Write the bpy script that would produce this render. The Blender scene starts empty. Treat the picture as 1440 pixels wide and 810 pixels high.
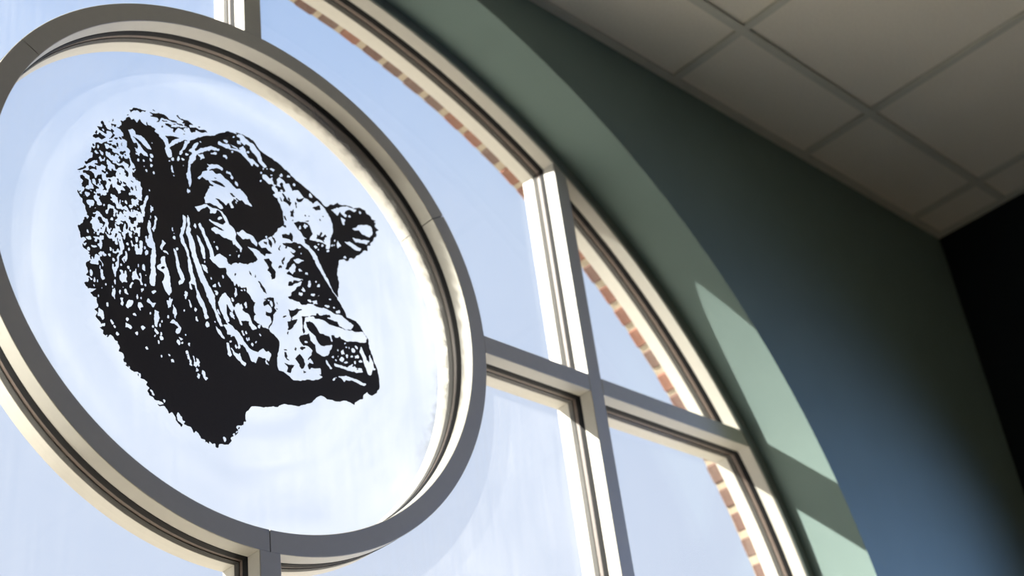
import bpy, bmesh, math, random
import numpy as np
from mathutils import Matrix, Vector

# ------------------------------------------------------------------ camera, sky, sun, exposure
SC = bpy.context.scene
COL = SC.collection
SC.view_settings.view_transform = 'Standard'
SC.view_settings.look = 'None'
SC.view_settings.gamma = 1.0
SC.view_settings.use_curve_mapping = False
SC.view_settings.exposure = 0.0

cam_d = bpy.data.cameras.new('camera')
cam = bpy.data.objects.new('camera', cam_d)
COL.objects.link(cam)
cam_d.sensor_width = 36.0
cam_d.lens = 50.7425
cam_d.clip_start = 0.02
RIGHT = Vector((0.7208350481, -0.6828216155, -0.1189599711))
DOWN = Vector((0.2900623343, 0.4530704015, -0.8429656301))
FWD = Vector((0.6294923953, 0.5731333637, 0.5246498563))
M = Matrix.Identity(4)
for i in range(3):
    M[i][0], M[i][1], M[i][2] = RIGHT[i], -DOWN[i], -FWD[i]
M.translation = Vector((-1.4003165, -1.9193568, -1.5722943))
cam.matrix_world = M
cam_d.dof.use_dof = True
cam_d.dof.focus_distance = 2.62
cam_d.dof.aperture_fstop = 2.8
SC.camera = cam

world = bpy.data.worlds.new('sky')
SC.world = world
world.use_nodes = True
wn, wl = world.node_tree.nodes, world.node_tree.links
bg = wn['Background']
tc = wn.new('ShaderNodeTexCoord')
sep = wn.new('ShaderNodeSeparateXYZ')
wl.new(tc.outputs['Generated'], sep.inputs[0])
ramp = wn.new('ShaderNodeValToRGB')
cr = ramp.color_ramp
cr.elements[0].position = 0.0
cr.elements[0].color = (0.80, 0.87, 1.00, 1)
cr.elements[1].position = 1.0
cr.elements[1].color = (0.20, 0.38, 0.80, 1)
for p, c in ((0.365, (0.70, 0.80, 1.0, 1)), (0.57, (0.61, 0.74, 0.98, 1)), (0.67, (0.47, 0.64, 0.97, 1))):
    e = cr.elements.new(p)
    e.color = c
wl.new(sep.outputs['Z'], ramp.inputs[0])
cln = wn.new('ShaderNodeTexNoise')
cln.inputs['Scale'].default_value = 2.2
cln.inputs['Detail'].default_value = 5
cmap = wn.new('ShaderNodeMapping')
cmap.inputs['Scale'].default_value = (1, 1, 2.2)
wl.new(tc.outputs['Generated'], cmap.inputs[0])
wl.new(cmap.outputs[0], cln.inputs['Vector'])
cmr = wn.new('ShaderNodeMapRange')
cmr.inputs[1].default_value = 0.42
cmr.inputs[2].default_value = 0.75
cmr.inputs[4].default_value = 0.22
wl.new(cln.outputs['Fac'], cmr.inputs[0])
cmix = wn.new('ShaderNodeMixRGB')
cmix.inputs[2].default_value = (0.88, 0.92, 1.02, 1)
wl.new(cmr.outputs[0], cmix.inputs[0])
wl.new(ramp.outputs[0], cmix.inputs[1])
wl.new(cmix.outputs[0], bg.inputs[0])
bg.inputs[1].default_value = 1.0

sun_d = bpy.data.lights.new('sun', 'SUN')
sun = bpy.data.objects.new('sun', sun_d)
COL.objects.link(sun)
sun.location = (-6, 6, 8)
SUN_DIR = Vector((1.60, -1.0, -1.155)).normalized()
sun.rotation_euler = SUN_DIR.to_track_quat('-Z', 'Y').to_euler()
sun_d.energy = 16.0
sun_d.angle = math.radians(0.53)
sun_d.color = (1.0, 0.955, 0.87)

# blue fill lamp added out of view behind the right wall's added window
blue_fill_d = bpy.data.lights.new('blue_wall_fill', 'AREA')
blue_fill = bpy.data.objects.new('blue_wall_fill', blue_fill_d)
COL.objects.link(blue_fill)
blue_fill_d.shape = 'RECTANGLE'
blue_fill_d.size = 1.0
blue_fill_d.size_y = 1.3
blue_fill_d.spread = math.radians(108)
blue_fill_d.energy = 44
blue_fill_d.color = (0.38, 0.53, 1.0)
blue_fill.location = (3.24, -1.36, -0.92)
blue_fill.rotation_euler = Vector((-1, 0.95, -0.42)).to_track_quat('-Z', 'Y').to_euler()

# two unseen warm fill lamps added behind the camera to brighten the room
for n_, lx in enumerate((-3.4, -1.2)):
    td = bpy.data.lights.new('warm_room_fill', 'AREA')
    to = bpy.data.objects.new('warm_room_fill', td)
    COL.objects.link(to)
    td.shape = 'RECTANGLE'
    td.size, td.size_y = 0.55, 1.15
    td.energy = 8
    td.color = (1.0, 0.84, 0.62)
    to.location = (lx, -4.1, 0.96)

# ------------------------------------------------------------------ dimensions (metres, ring centre at the origin)
R_OUT, R_IN = 0.5954, 0.5535          # round frame
HW = 0.0221                           # half face width of the bars
XM = 0.9527                           # side mullions
ZA, RA = -0.789, 1.7102               # arch centre height, frame opening radius
RREV = 1.7424                         # plaster reveal radius
RF = RA + 0.0441
YW = -0.1687                          # room face of the window wall
YF = 0.114                            # outer face of the frame
CEIL, FLOOR = 0.978, -3.172
XR, XL, YB = 2.6997, -4.6, -6.2
SILL = -2.35
TRANS = -1.42                         # lower transom
G0, G1 = 0.0482, 0.0664               # glass
ZH = -0.0003

# ------------------------------------------------------------------ materials
def mat(name, col, rough=0.6, metal=0.0, noise=0.0, nscale=20.0, bump=0.0, bscale=200.0, spec=None):
    m = bpy.data.materials.new(name)
    m.use_nodes = True
    n, l = m.node_tree.nodes, m.node_tree.links
    b = n['Principled BSDF']
    b.inputs['Base Color'].default_value = (*col, 1)
    b.inputs['Roughness'].default_value = rough
    b.inputs['Metallic'].default_value = metal
    if spec is not None:
        b.inputs['Specular IOR Level'].default_value = spec
    t = n.new('ShaderNodeTexCoord')
    if noise:
        x = n.new('ShaderNodeTexNoise')
        x.inputs['Scale'].default_value = nscale
        x.inputs['Detail'].default_value = 4
        l.new(t.outputs['Object'], x.inputs['Vector'])
        r = n.new('ShaderNodeMapRange')
        r.inputs[1].default_value = 0.3
        r.inputs[2].default_value = 0.7
        r.inputs[3].default_value = 1 - noise
        r.inputs[4].default_value = 1 + noise
        l.new(x.outputs['Fac'], r.inputs[0])
        h = n.new('ShaderNodeHueSaturation')
        h.inputs['Color'].default_value = (*col, 1)
        l.new(r.outputs[0], h.inputs['Value'])
        l.new(h.outputs[0], b.inputs['Base Color'])
    if bump:
        x = n.new('ShaderNodeTexNoise')
        x.inputs['Scale'].default_value = bscale
        x.inputs['Detail'].default_value = 3
        l.new(t.outputs['Object'], x.inputs['Vector'])
        bb = n.new('ShaderNodeBump')
        bb.inputs['Strength'].default_value = bump
        bb.inputs['Distance'].default_value = 0.002
        l.new(x.outputs['Fac'], bb.inputs['Height'])
        l.new(bb.outputs[0], b.inputs['Normal'])
    return m

M_GREEN = mat('sage_green_paint', (0.172, 0.24, 0.222), 0.75, noise=0.03, nscale=6, bump=0.12, bscale=260, spec=0.25)
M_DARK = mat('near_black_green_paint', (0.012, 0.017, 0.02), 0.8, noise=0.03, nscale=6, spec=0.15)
M_METAL = mat('painted_aluminium', (0.51, 0.495, 0.435), 0.42, noise=0.02, nscale=60, spec=0.35)
M_GASKET = mat('black_rubber', (0.005, 0.005, 0.005), 0.6, spec=0.12)
M_SPACER = mat('bronze_spacer', (0.105, 0.075, 0.058), 0.5, noise=0.1, nscale=90)
M_OUTGASK = mat('grey_sealant', (0.022, 0.022, 0.02), 0.6, spec=0.15)
M_CAULK = mat('dark_caulk', (0.02, 0.023, 0.022), 0.7)
M_EDGE = mat('green_grey_edge', (0.17, 0.20, 0.188), 0.6, noise=0.04, nscale=30)
M_TILE = mat('mineral_fibre_tile', (0.86, 0.83, 0.74), 0.95, noise=0.035, nscale=140, bump=0.35, bscale=420, spec=0.1)
M_TEE = mat('grid_enamel', (0.60, 0.61, 0.545), 0.5, noise=0.02, spec=0.3)
M_FLOOR = mat('oak_plank_floor', (0.36, 0.30, 0.23), 0.6, noise=0.12, nscale=5)
M_BACK = mat('warm_white_paint', (0.42, 0.39, 0.34), 0.8)
M_GROUND = mat('pale_concrete', (0.71, 0.635, 0.52), 0.9, noise=0.08, nscale=2)
M_MORTAR = mat('buff_mortar', (0.34, 0.285, 0.205), 0.95, noise=0.1, nscale=80, bump=0.5, bscale=180)
M_VINYL = mat('matt_black_vinyl', (0.05, 0.045, 0.044), 0.6, noise=0.05, nscale=300, spec=0.2)
M_BRICKS = [mat('red_brick_' + n, c, 0.9, noise=0.2, nscale=45, bump=0.6, bscale=150) for n, c in
            (('light', (0.20, 0.082, 0.05)), ('mid', (0.165, 0.066, 0.042)), ('dull', (0.125, 0.07, 0.052)), ('dark', (0.115, 0.055, 0.04)))]

SILL_OFF = 0.0                        # the panes keep the window's own coordinates
def glass_mat(name, dust, streak, seed, ring=False):
    """clear reflecting glass; a film of dust on it scatters the light that falls on it"""
    m = bpy.data.materials.new(name)
    m.use_nodes = True
    n, l = m.node_tree.nodes, m.node_tree.links
    n.clear()
    out = n.new('ShaderNodeOutputMaterial')
    tr = n.new('ShaderNodeBsdfTransparent')
    tr.inputs[0].default_value = (0.968, 0.972, 0.972, 1)
    gl = n.new('ShaderNodeBsdfGlossy')
    gl.inputs['Roughness'].default_value = 0.03 if dust else 0.0
    gl.inputs[0].default_value = (1, 1, 1, 1)
    lw = n.new('ShaderNodeLayerWeight')          # Schlick reflectance, the same from either side of the thin pane
    lw.inputs[0].default_value = 0.5
    pw = n.new('ShaderNodeMath')
    pw.operation = 'POWER'
    pw.inputs[1].default_value = 5.0
    l.new(lw.outputs['Facing'], pw.inputs[0])
    ma = n.new('ShaderNodeMath')
    ma.operation = 'MULTIPLY_ADD'
    ma.inputs[1].default_value = 0.96
    ma.inputs[2].default_value = 0.035
    l.new(pw.outputs[0], ma.inputs[0])
    mx = n.new('ShaderNodeMixShader')
    l.new(ma.outputs[0], mx.inputs[0])
    l.new(tr.outputs[0], mx.inputs[1])
    l.new(gl.outputs[0], mx.inputs[2])
    last = mx
    if dust:
        t = n.new('ShaderNodeTexCoord')
        mp = n.new('ShaderNodeMapping')
        mp.inputs['Scale'].default_value = (26, 1, 1.6)
        mp.inputs['Location'].default_value = (seed, 0, seed * 0.7)
        l.new(t.outputs['Object'], mp.inputs[0])
        a = n.new('ShaderNodeTexNoise')
        a.inputs['Scale'].default_value = 3.0
        a.inputs['Detail'].default_value = 6
        l.new(mp.outputs[0], a.inputs['Vector'])
        mp2 = n.new('ShaderNodeMapping')
        mp2.inputs['Scale'].default_value = (1, 1, 1)
        mp2.inputs['Location'].default_value = (seed * 1.3, 0, seed)
        mp2.inputs['Rotation'].default_value = (0, 0.6, 0)
        l.new(t.outputs['Object'], mp2.inputs[0])
        b = n.new('ShaderNodeTexNoise')
        b.inputs['Scale'].default_value = 2.1
        b.inputs['Detail'].default_value = 3
        b.inputs['Distortion'].default_value = 1.4
        l.new(mp2.outputs[0], b.inputs['Vector'])
        r1 = n.new('ShaderNodeMapRange')
        r1.inputs[1].default_value = 0.3
        r1.inputs[2].default_value = 0.7
        r1.inputs[3].default_value = 1 - streak
        r1.inputs[4].default_value = 1 + streak
        l.new(a.outputs['Fac'], r1.inputs[0])
        r2 = n.new('ShaderNodeMapRange')
        r2.inputs[1].default_value = 0.35
        r2.inputs[2].default_value = 0.65
        r2.inputs[3].default_value = 0.7 * dust
        r2.inputs[4].default_value = 1.3 * dust
        l.new(b.outputs['Fac'], r2.inputs[0])
        mu = n.new('ShaderNodeMath')
        mu.operation = 'MULTIPLY'
        l.new(r1.outputs[0], mu.inputs[0])
        l.new(r2.outputs[0], mu.inputs[1])
        if ring:                      # wiped round and round by hand, left thicker towards the lower right
            sp = n.new('ShaderNodeSeparateXYZ')
            l.new(t.outputs['Object'], sp.inputs[0])
            def math_(op, a_, b_=None):
                q = n.new('ShaderNodeMath')
                q.operation = op
                for i_, v_ in enumerate((a_, b_)):
                    if v_ is None:
                        continue
                    if isinstance(v_, (int, float)):
                        q.inputs[i_].default_value = v_
                    else:
                        l.new(v_, q.inputs[i_])
                return q.outputs[0]
            zz = math_('ADD', sp.outputs['Z'], 0.06 + SILL_OFF)
            rr = math_('SQRT', math_('ADD', math_('MULTIPLY', sp.outputs['X'], sp.outputs['X']), math_('MULTIPLY', zz, zz)))
            th = math_('ARCTAN2', zz, sp.outputs['X'])
            cb = n.new('ShaderNodeCombineXYZ')
            l.new(math_('MULTIPLY', rr, 11.0), cb.inputs[0])
            l.new(math_('MULTIPLY', math_('ABSOLUTE', th), 0.9), cb.inputs[1])
            pn = n.new('ShaderNodeTexNoise')
            pn.inputs['Scale'].default_value = 1.0
            pn.inputs['Detail'].default_value = 5
            pn.inputs['Distortion'].default_value = 0.6
            l.new(cb.outputs[0], pn.inputs['Vector'])
            r3 = n.new('ShaderNodeMapRange')
            r3.inputs[1].default_value = 0.36
            r3.inputs[2].default_value = 0.66
            r3.inputs[3].default_value = 0.62
            r3.inputs[4].default_value = 1.25
            l.new(pn.outputs['Fac'], r3.inputs[0])
            grad = math_('ADD', math_('MULTIPLY', sp.outputs['X'], 0.22), math_('MULTIPLY', zz, -0.2))
            tot = math_('MULTIPLY', r3.outputs[0], math_('ADD', grad, 1.0))
            mu2 = n.new('ShaderNodeMath')
            mu2.operation = 'MULTIPLY'
            l.new(mu.outputs[0], mu2.inputs[0])
            l.new(tot, mu2.inputs[1])
            mu = mu2
        du = n.new('ShaderNodeBsdfTranslucent')
        du.inputs[0].default_value = (0.92, 0.91, 0.87, 1)
        m2 = n.new('ShaderNodeMixShader')
        l.new(mu.outputs[0], m2.inputs[0])
        l.new(mx.outputs[0], m2.inputs[1])
        l.new(du.outputs[0], m2.inputs[2])
        last = m2
        if ring:
            gn = n.new('ShaderNodeTexNoise')
            gn.inputs['Scale'].default_value = 38.0
            gn.inputs['Detail'].default_value = 4
            l.new(t.outputs['Object'], gn.inputs['Vector'])
            ro = math_('SQRT', math_('ADD', math_('MULTIPLY', sp.outputs['X'], sp.outputs['X']), math_('MULTIPLY', sp.outputs['Z'], sp.outputs['Z'])))
            r5 = n.new('ShaderNodeMapRange')
            r5.inputs[1].default_value = 0.494
            r5.inputs[2].default_value = 0.528
            r5.inputs[3].default_value = 0.0
            r5.inputs[4].default_value = 1.0
            l.new(math_('ADD', ro, math_('MULTIPLY', math_('SUBTRACT', gn.outputs['Fac'], 0.5), 0.05)), r5.inputs[0])
            r6 = n.new('ShaderNodeMapRange')
            r6.inputs[1].default_value = 0.20
            r6.inputs[2].default_value = 0.42
            l.new(math_('ADD', math_('MULTIPLY', sp.outputs['X'], 0.90), math_('MULTIPLY', sp.outputs['Z'], 0.42)), r6.inputs[0])
            gd = n.new('ShaderNodeBsdfDiffuse')
            gd.inputs[0].default_value = (0.16, 0.165, 0.17, 1)
            m3 = n.new('ShaderNodeMixShader')
            l.new(math_('MULTIPLY', math_('MULTIPLY', r5.outputs[0], r6.outputs[0]), 0.75 if seed > 2 else 0.2), m3.inputs[0])
            l.new(m2.outputs[0], m3.inputs[1])
            l.new(gd.outputs[0], m3.inputs[2])
            last = m3
    l.new(last.outputs[0], out.inputs[0])
    return m

M_GLASS = glass_mat('clear_glass', 0, 0, 0)
M_DUST_ROUND = glass_mat('dusty_glass_round', 0.056, 0.16, 1.7, True)
M_FILM_ROUND = glass_mat('filmed_glass_round', 0.036, 0.12, 2.9, True)
M_DUST_HEAVY = glass_mat('dusty_glass_heavy', 0.044, 0.35, 4.1)
M_FILM_HEAVY = glass_mat('filmed_glass_heavy', 0.028, 0.35, 5.3)
M_DUST_MILD = glass_mat('dusty_glass_mild', 0.012, 0.5, 9.3)
M_DUST_LIGHT = glass_mat('dusty_glass_light', 0.012, 0.3, 7.7)

# ------------------------------------------------------------------ helpers
def link(name, me, m=None, parent=None):
    o = bpy.data.objects.new(name, me)
    COL.objects.link(o)
    if m is not None and me is not None:
        for x in (m if isinstance(m, (list, tuple)) else [m]):
            me.materials.append(x)
    if parent:
        o.parent = parent
    return o

def empty(name, parent=None, loc=(0, 0, 0)):
    o = bpy.data.objects.new(name, None)
    COL.objects.link(o)
    o.location = loc
    o.empty_display_size = 0.1
    if parent:
        o.parent = parent
    return o

def tag(o, label, cat, kind=None, group=None):
    o['label'] = label
    o['category'] = cat
    if kind:
        o['kind'] = kind
    if group:
        o['group'] = group
    return o

def box(bm, x0, x1, y0, y1, z0, z1, ch=0.0):
    r = bmesh.ops.create_cube(bm, size=1)
    vs = r['verts']
    for v in vs:
        v.co = Vector((x0 if v.co.x < 0 else x1, y0 if v.co.y < 0 else y1, z0 if v.co.z < 0 else z1))
    if ch:
        es = list({e for v in vs for e in v.link_edges})
        bmesh.ops.bevel(bm, geom=es, offset=ch, segments=1, affect='EDGES', profile=0.5)

def done(bm, name, m, parent=None, smooth=False):
    bmesh.ops.recalc_face_normals(bm, faces=bm.faces[:])
    me = bpy.data.meshes.new(name)
    bm.to_mesh(me)
    bm.free()
    if smooth:
        for p in me.polygons:
            p.use_smooth = True
        me.set_sharp_from_angle(angle=math.radians(25))
    return link(name, me, m, parent)

def prof(r0, r1, y0, y1, ch=0.0):
    """rectangle in (radius, depth) with small chamfers"""
    if not ch:
        return [(r0, y0), (r1, y0), (r1, y1), (r0, y1)]
    return [(r0 + ch, y0), (r1 - ch, y0), (r1, y0 + ch), (r1, y1 - ch), (r1 - ch, y1), (r0 + ch, y1), (r0, y1 - ch), (r0, y0 + ch)]

def sweep(bm, profile, a0, a1, n, cz=0.0, wob=0.0, closed=False):
    """turn a (radius, depth) profile about the y axis through (0, cz)"""
    rings = []
    cnt = n if closed else n + 1
    for i in range(cnt):
        t = a0 + (a1 - a0) * i / n
        k = 1 + wob * math.sin(3 * t)
        rings.append([bm.verts.new((r * k * math.cos(t), y, cz + r * k * math.sin(t))) for r, y in profile])
    m = len(profile)
    for i in range(n):
        A, B = rings[i], rings[(i + 1) % cnt]
        for j in range(m):
            bm.faces.new((A[j], A[(j + 1) % m], B[(j + 1) % m], B[j]))
    if not closed:
        bm.faces.new(rings[0][::-1])
        bm.faces.new(rings[-1])

def prism(bm, pts, y0, y1):
    A = [bm.verts.new((x, y0, z)) for x, z in pts]
    B = [bm.verts.new((x, y1, z)) for x, z in pts]
    n = len(pts)
    bm.faces.new(A)
    bm.faces.new(B[::-1])
    for i in range(n):
        bm.faces.new((A[i], B[i], B[(i + 1) % n], A[(i + 1) % n]))

D = math.radians

# ------------------------------------------------------------------ room shell
bm = bmesh.new(); box(bm, XL - .2, XR + .2, YB - .2, 0.0, FLOOR - .12, FLOOR)
tag(done(bm, 'floor', M_FLOOR), 'plank floor of the room, below the view', 'floor', 'structure')
bm = bmesh.new(); box(bm, XL - .2, XL, YB - .2, YW, FLOOR, CEIL + .3)
tag(done(bm, 'wall_left', M_BACK), 'left wall of the room, out of view', 'wall', 'structure')
bm = bmesh.new(); box(bm, XL - .2, XR + .2, YB - .2, YB, FLOOR, CEIL + .3)
tag(done(bm, 'wall_back', M_BACK), 'back wall behind the camera', 'wall', 'structure')
# right wall, its unseen opening added and deepened to shape the blue light
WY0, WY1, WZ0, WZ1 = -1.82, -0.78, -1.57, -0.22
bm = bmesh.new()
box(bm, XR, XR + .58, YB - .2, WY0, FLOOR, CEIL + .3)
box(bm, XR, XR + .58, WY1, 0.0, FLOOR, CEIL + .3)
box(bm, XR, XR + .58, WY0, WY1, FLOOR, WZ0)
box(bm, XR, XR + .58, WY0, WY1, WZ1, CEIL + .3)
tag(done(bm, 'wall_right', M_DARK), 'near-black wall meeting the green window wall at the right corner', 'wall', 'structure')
w2 = empty('added_window', None, (XR + .49, (WY0 + WY1) / 2, WZ0))
tag(w2, 'plain rectangular window added out of view for the blue light on the wall', 'window', 'structure')
bm = bmesh.new()
for a in ((WY0, WY0 + .05, WZ0, WZ1), (WY1 - .05, WY1, WZ0, WZ1), (WY0 + .05, WY1 - .05, WZ0, WZ0 + .05), (WY0 + .05, WY1 - .05, WZ1 - .05, WZ1)):
    box(bm, XR + .46, XR + .52, *a)
o = done(bm, 'window_frame', M_METAL, w2); o.matrix_parent_inverse = Matrix.Translation(-w2.location)
bm = bmesh.new(); box(bm, XR + .488, XR + .494, WY0 + .045, WY1 - .045, WZ0 + .045, WZ1 - .045)
o = done(bm, 'glass_pane', M_GLASS, w2); o.matrix_parent_inverse = Matrix.Translation(-w2.location)

# window wall: two layers with an arched opening, the plaster reveal is its inner surface
def arched_wall(bm, R, y0, y1, x0, x1, z0, z1, sill, n=160):
    def col(xa, za, xb, zb):
        f = [bm.verts.new(p) for p in ((xa, y0, za), (xb, y0, zb), (xb, y0, z1), (xa, y0, z1))]
        b = [bm.verts.new(p) for p in ((xa, y1, za), (xb, y1, zb), (xb, y1, z1), (xa, y1, z1))]
        bm.faces.new(f); bm.faces.new(b[::-1])
        bm.faces.new((f[0], b[0], b[1], f[1]))
        bm.faces.new((f[2], b[2], b[3], f[3]))
    for i in range(n):
        t0, t1 = math.pi * (1 - i / n), math.pi * (1 - (i + 1) / n)
        col(R * math.cos(t0), ZA + R * math.sin(t0), R * math.cos(t1), ZA + R * math.sin(t1))
    box(bm, x0, -R, y0, y1, z0, z1)
    box(bm, R, x1, y0, y1, z0, z1)
    box(bm, -R, R, y0, y1, z0, sill)
    bmesh.ops.remove_doubles(bm, verts=bm.verts[:], dist=1e-5)
bm = bmesh.new(); arched_wall(bm, RREV, YW, -0.0008, XL, XR, FLOOR, CEIL + .3, SILL)
wf = done(bm, 'wall_front', M_GREEN, smooth=True)
tag(wf, 'sage green wall around the big arched window, with its deep curved reveal', 'wall', 'structure')
bm = bmesh.new(); arched_wall(bm, RF + .001, -0.0004, 0.1135, XL - .2, XR + .2, FLOOR, CEIL + .5, SILL, 96)
done(bm, 'wall_core', M_MORTAR, wf)
bm = bmesh.new()
sweep(bm, prof(RF - .012, RF + .02, -0.0035, 0.002), 0, math.pi, 160, ZA)
done(bm, 'caulk_joint', M_CAULK, wf)

bm = bmesh.new()
sweep(bm, prof(RA + .0030, RF - .0125, -0.0030, 0.002), 0, math.pi, 160, ZA)  # darker green-grey strip laid over the inner part of the frame face
done(bm, 'edge_strip', M_EDGE, wf, True)

# outside: brick veneer with a soldier arch, and the ground
we = empty('wall_exterior', None, (0, 0.16, FLOOR))
tag(we, 'red brick arch with buff mortar seen outside round the window', 'wall', 'structure')
OFFE = Matrix.Translation(-we.location)
RB = RA + 0.052
BY0, BY1 = 0.116, 0.180
bm = bmesh.new(); arched_wall(bm, RB + .215, BY0, BY1, XL - .2, XR + .2, FLOOR - .2, CEIL + 1.0, SILL - .1, 96)
done(bm, 'brick_facing', M_BRICKS[1], we).matrix_parent_inverse = OFFE
bm = bmesh.new(); sweep(bm, prof(RB + .0045, RB + .22, BY0, BY1 - .003), 0, math.pi, 180, ZA)
box(bm, RB + .0045, RB + .22, BY0, BY1 - .003, SILL - .1, ZA); box(bm, -RB - .22, -RB - .0025, BY0, BY1 - .003, SILL - .1, ZA)
done(bm, 'mortar_bed', M_MORTAR, we).matrix_parent_inverse = OFFE
random.seed(5)
PITCH = D(2.293)
NB = int(math.pi / PITCH)
def brick_mesh(v):
    rnd = random.Random(v)
    b = bmesh.new()
    r0, r1, hw = RB, RB + .20, 0.0282
    box(b, -hw, hw, BY0 + .001, BY1, r0, r1, 0.006)
    for q in b.verts:
        q.co += Vector((rnd.uniform(-1, 1), rnd.uniform(-1, 1), rnd.uniform(-1, 1))) * 0.0011
        q.co.x *= 1 + (q.co.z - r0) / r0 * 0.9
    me = bpy.data.meshes.new('brick')
    b.to_mesh(me); b.free()
    me.materials.append(M_BRICKS[v % 4])
    return me
BM = [brick_mesh(v) for v in range(8)]
A0 = D(0.62)
for k in range(NB + 1):
    a = A0 + k * PITCH
    if a > math.pi - .01:
        break
    o = bpy.data.objects.new('brick', BM[random.randrange(8)])
    COL.objects.link(o)
    o.parent = we
    o.matrix_parent_inverse = OFFE
    o.location = (0, 0, ZA)
    o.rotation_euler = (0, math.pi / 2 - a + random.uniform(-1, 1) * .0012, 0)
    s = random.uniform(-.0015, .0015)
    o.location += Vector((math.cos(a) * s, random.uniform(-.001, .0015), math.sin(a) * s))
bm = bmesh.new(); box(bm, -60, 60, 0.3, 90, FLOOR - .5, FLOOR - .3)
tag(done(bm, 'ground', M_GROUND), 'pale paved ground outside, below the window', 'ground', 'structure')

# ------------------------------------------------------------------ suspended ceiling
ce = empty('ceiling', None, (0, -3, CEIL))
tag(ce, 'suspended ceiling of pale speckled square tiles in a metal grid', 'ceiling', 'structure')
OFFC = Matrix.Translation(-ce.location)
def cpart(bm, name, m):
    o = done(bm, name, m, ce); o.matrix_parent_inverse = OFFC
    return o
S, TW = 0.61, 0.012
xs = [1.2963 + k * S for k in range(-10, 3)]
xs = [x for x in xs if XL + .05 < x < XR - .05]
ys = [-0.4285 - k * S for k in range(0, 10)]
ys = [y for y in ys if y > YB + .05]
bm = bmesh.new(); box(bm, XL - .2, XR + .2, YB - .2, 0.0, CEIL + .05, CEIL + .09)
cpart(bm, 'ceiling_deck', M_BACK)
for y in ys:
    bm = bmesh.new(); box(bm, XL, XR, y - TW, y + TW, CEIL, CEIL + .010); box(bm, XL, XR, y - .002, y + .002, CEIL + .010, CEIL + .04)
    cpart(bm, 'main_runner', M_TEE)
yy = [YW] + ys + [YB]
for x in xs:
    for ya, yb in zip(yy[:-1], yy[1:]):
        bm = bmesh.new(); box(bm, x - TW, x + TW, yb + TW, ya - (TW if ya != YW else .022), CEIL + .0012, CEIL + .010)
        cpart(bm, 'cross_tee', M_TEE)
for a in ((XL, XR, YW - .022, YW, 0), (XL, XR, YB, YB + .022, 0), (XR - .022, XR, YB + .022, YW - .022, 0), (XL, XL + .022, YB + .022, YW - .022, 0)):
    bm = bmesh.new(); box(bm, a[0], a[1], a[2], a[3], CEIL - .0005, CEIL + .009)
    cpart(bm, 'wall_angle', M_TEE)
xx = [XL] + xs + [XR]
tile_me = {}
random.seed(11)
for xa, xb in zip(xx[:-1], xx[1:]):
    for ya, yb in zip(yy[:-1], yy[1:]):
        w, h = xb - xa - .020, ya - yb - .020
        key = (round(w, 3), round(h, 3))
        if key not in tile_me:
            b = bmesh.new(); box(b, -w / 2, w / 2, -h / 2, h / 2, 0, .016, .0015)
            me = bpy.data.meshes.new('ceiling_tile'); b.to_mesh(me); b.free(); me.materials.append(M_TILE)
            tile_me[key] = me
        o = bpy.data.objects.new('ceiling_tile', tile_me[key])
        COL.objects.link(o); o.parent = ce; o.matrix_parent_inverse = OFFC
        o.location = ((xa + xb) / 2 + random.uniform(-.0025, .0025), (ya + yb) / 2 + random.uniform(-.0025, .0025), CEIL + .0102 + random.uniform(0, .0012))
        o.rotation_euler = (0, 0, random.uniform(-.003, .003))

# ------------------------------------------------------------------ the arched window
win = empty('window_1', None, (0, 0, SILL))
tag(win, 'large arched window of pale metal bars with a round pane in its middle', 'window', 'structure')
OFFW = Matrix.Translation(-win.location)
def wpart(bm, name, m, parent=None, smooth=False):
    o = done(bm, name, m, parent or win, smooth)
    if parent is None:
        o.matrix_parent_inverse = OFFW
    return o
YI, YO = 0.0372, 0.0770               # inner stop ends, outer stop begins
BANDS = (('gasket', M_GASKET, YI - .0005, 0.0515, -.0008), ('spacer_bar', M_SPACER, 0.0513, 0.0640, .0020), ('outer_gasket', M_OUTGASK, 0.0638, YO + .0005, .0004))

# outer arch frame with its jambs
bm = bmesh.new()
for y0, y1 in ((0, YI), (YO, YF)):
    sweep(bm, prof(RA, RF, y0, y1, .0012), 0, math.pi, 200, ZA)
    for s in (-1, 1):
        box(bm, min(s * RA, s * RF), max(s * RA, s * RF), y0, y1, SILL, ZA)
    box(bm, -RF, RF, y0, y1, SILL, SILL + .044)
sweep(bm, prof(RA + .008, RF, YI, YO), 0, math.pi, 200, ZA)
for s in (-1, 1):
    box(bm, min(s * (RA + .008), s * RF), max(s * (RA + .008), s * RF), YI, YO, SILL, ZA)
box(bm, -RF, RF, YI, YO, SILL, SILL + .036)
arch = wpart(bm, 'arch_frame', M_METAL, smooth=True)
for nm, mm, y0, y1, rec in BANDS:
    bm = bmesh.new()
    sweep(bm, prof(RA + rec, RA + .0085, y0, y1), 0, math.pi, 200, ZA)
    for s in (-1, 1):
        box(bm, min(s * (RA + rec), s * (RA + .0085)), max(s * (RA + rec), s * (RA + .0085)), y0, y1, SILL, ZA)
    wpart(bm, nm, mm, arch, True)

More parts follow.
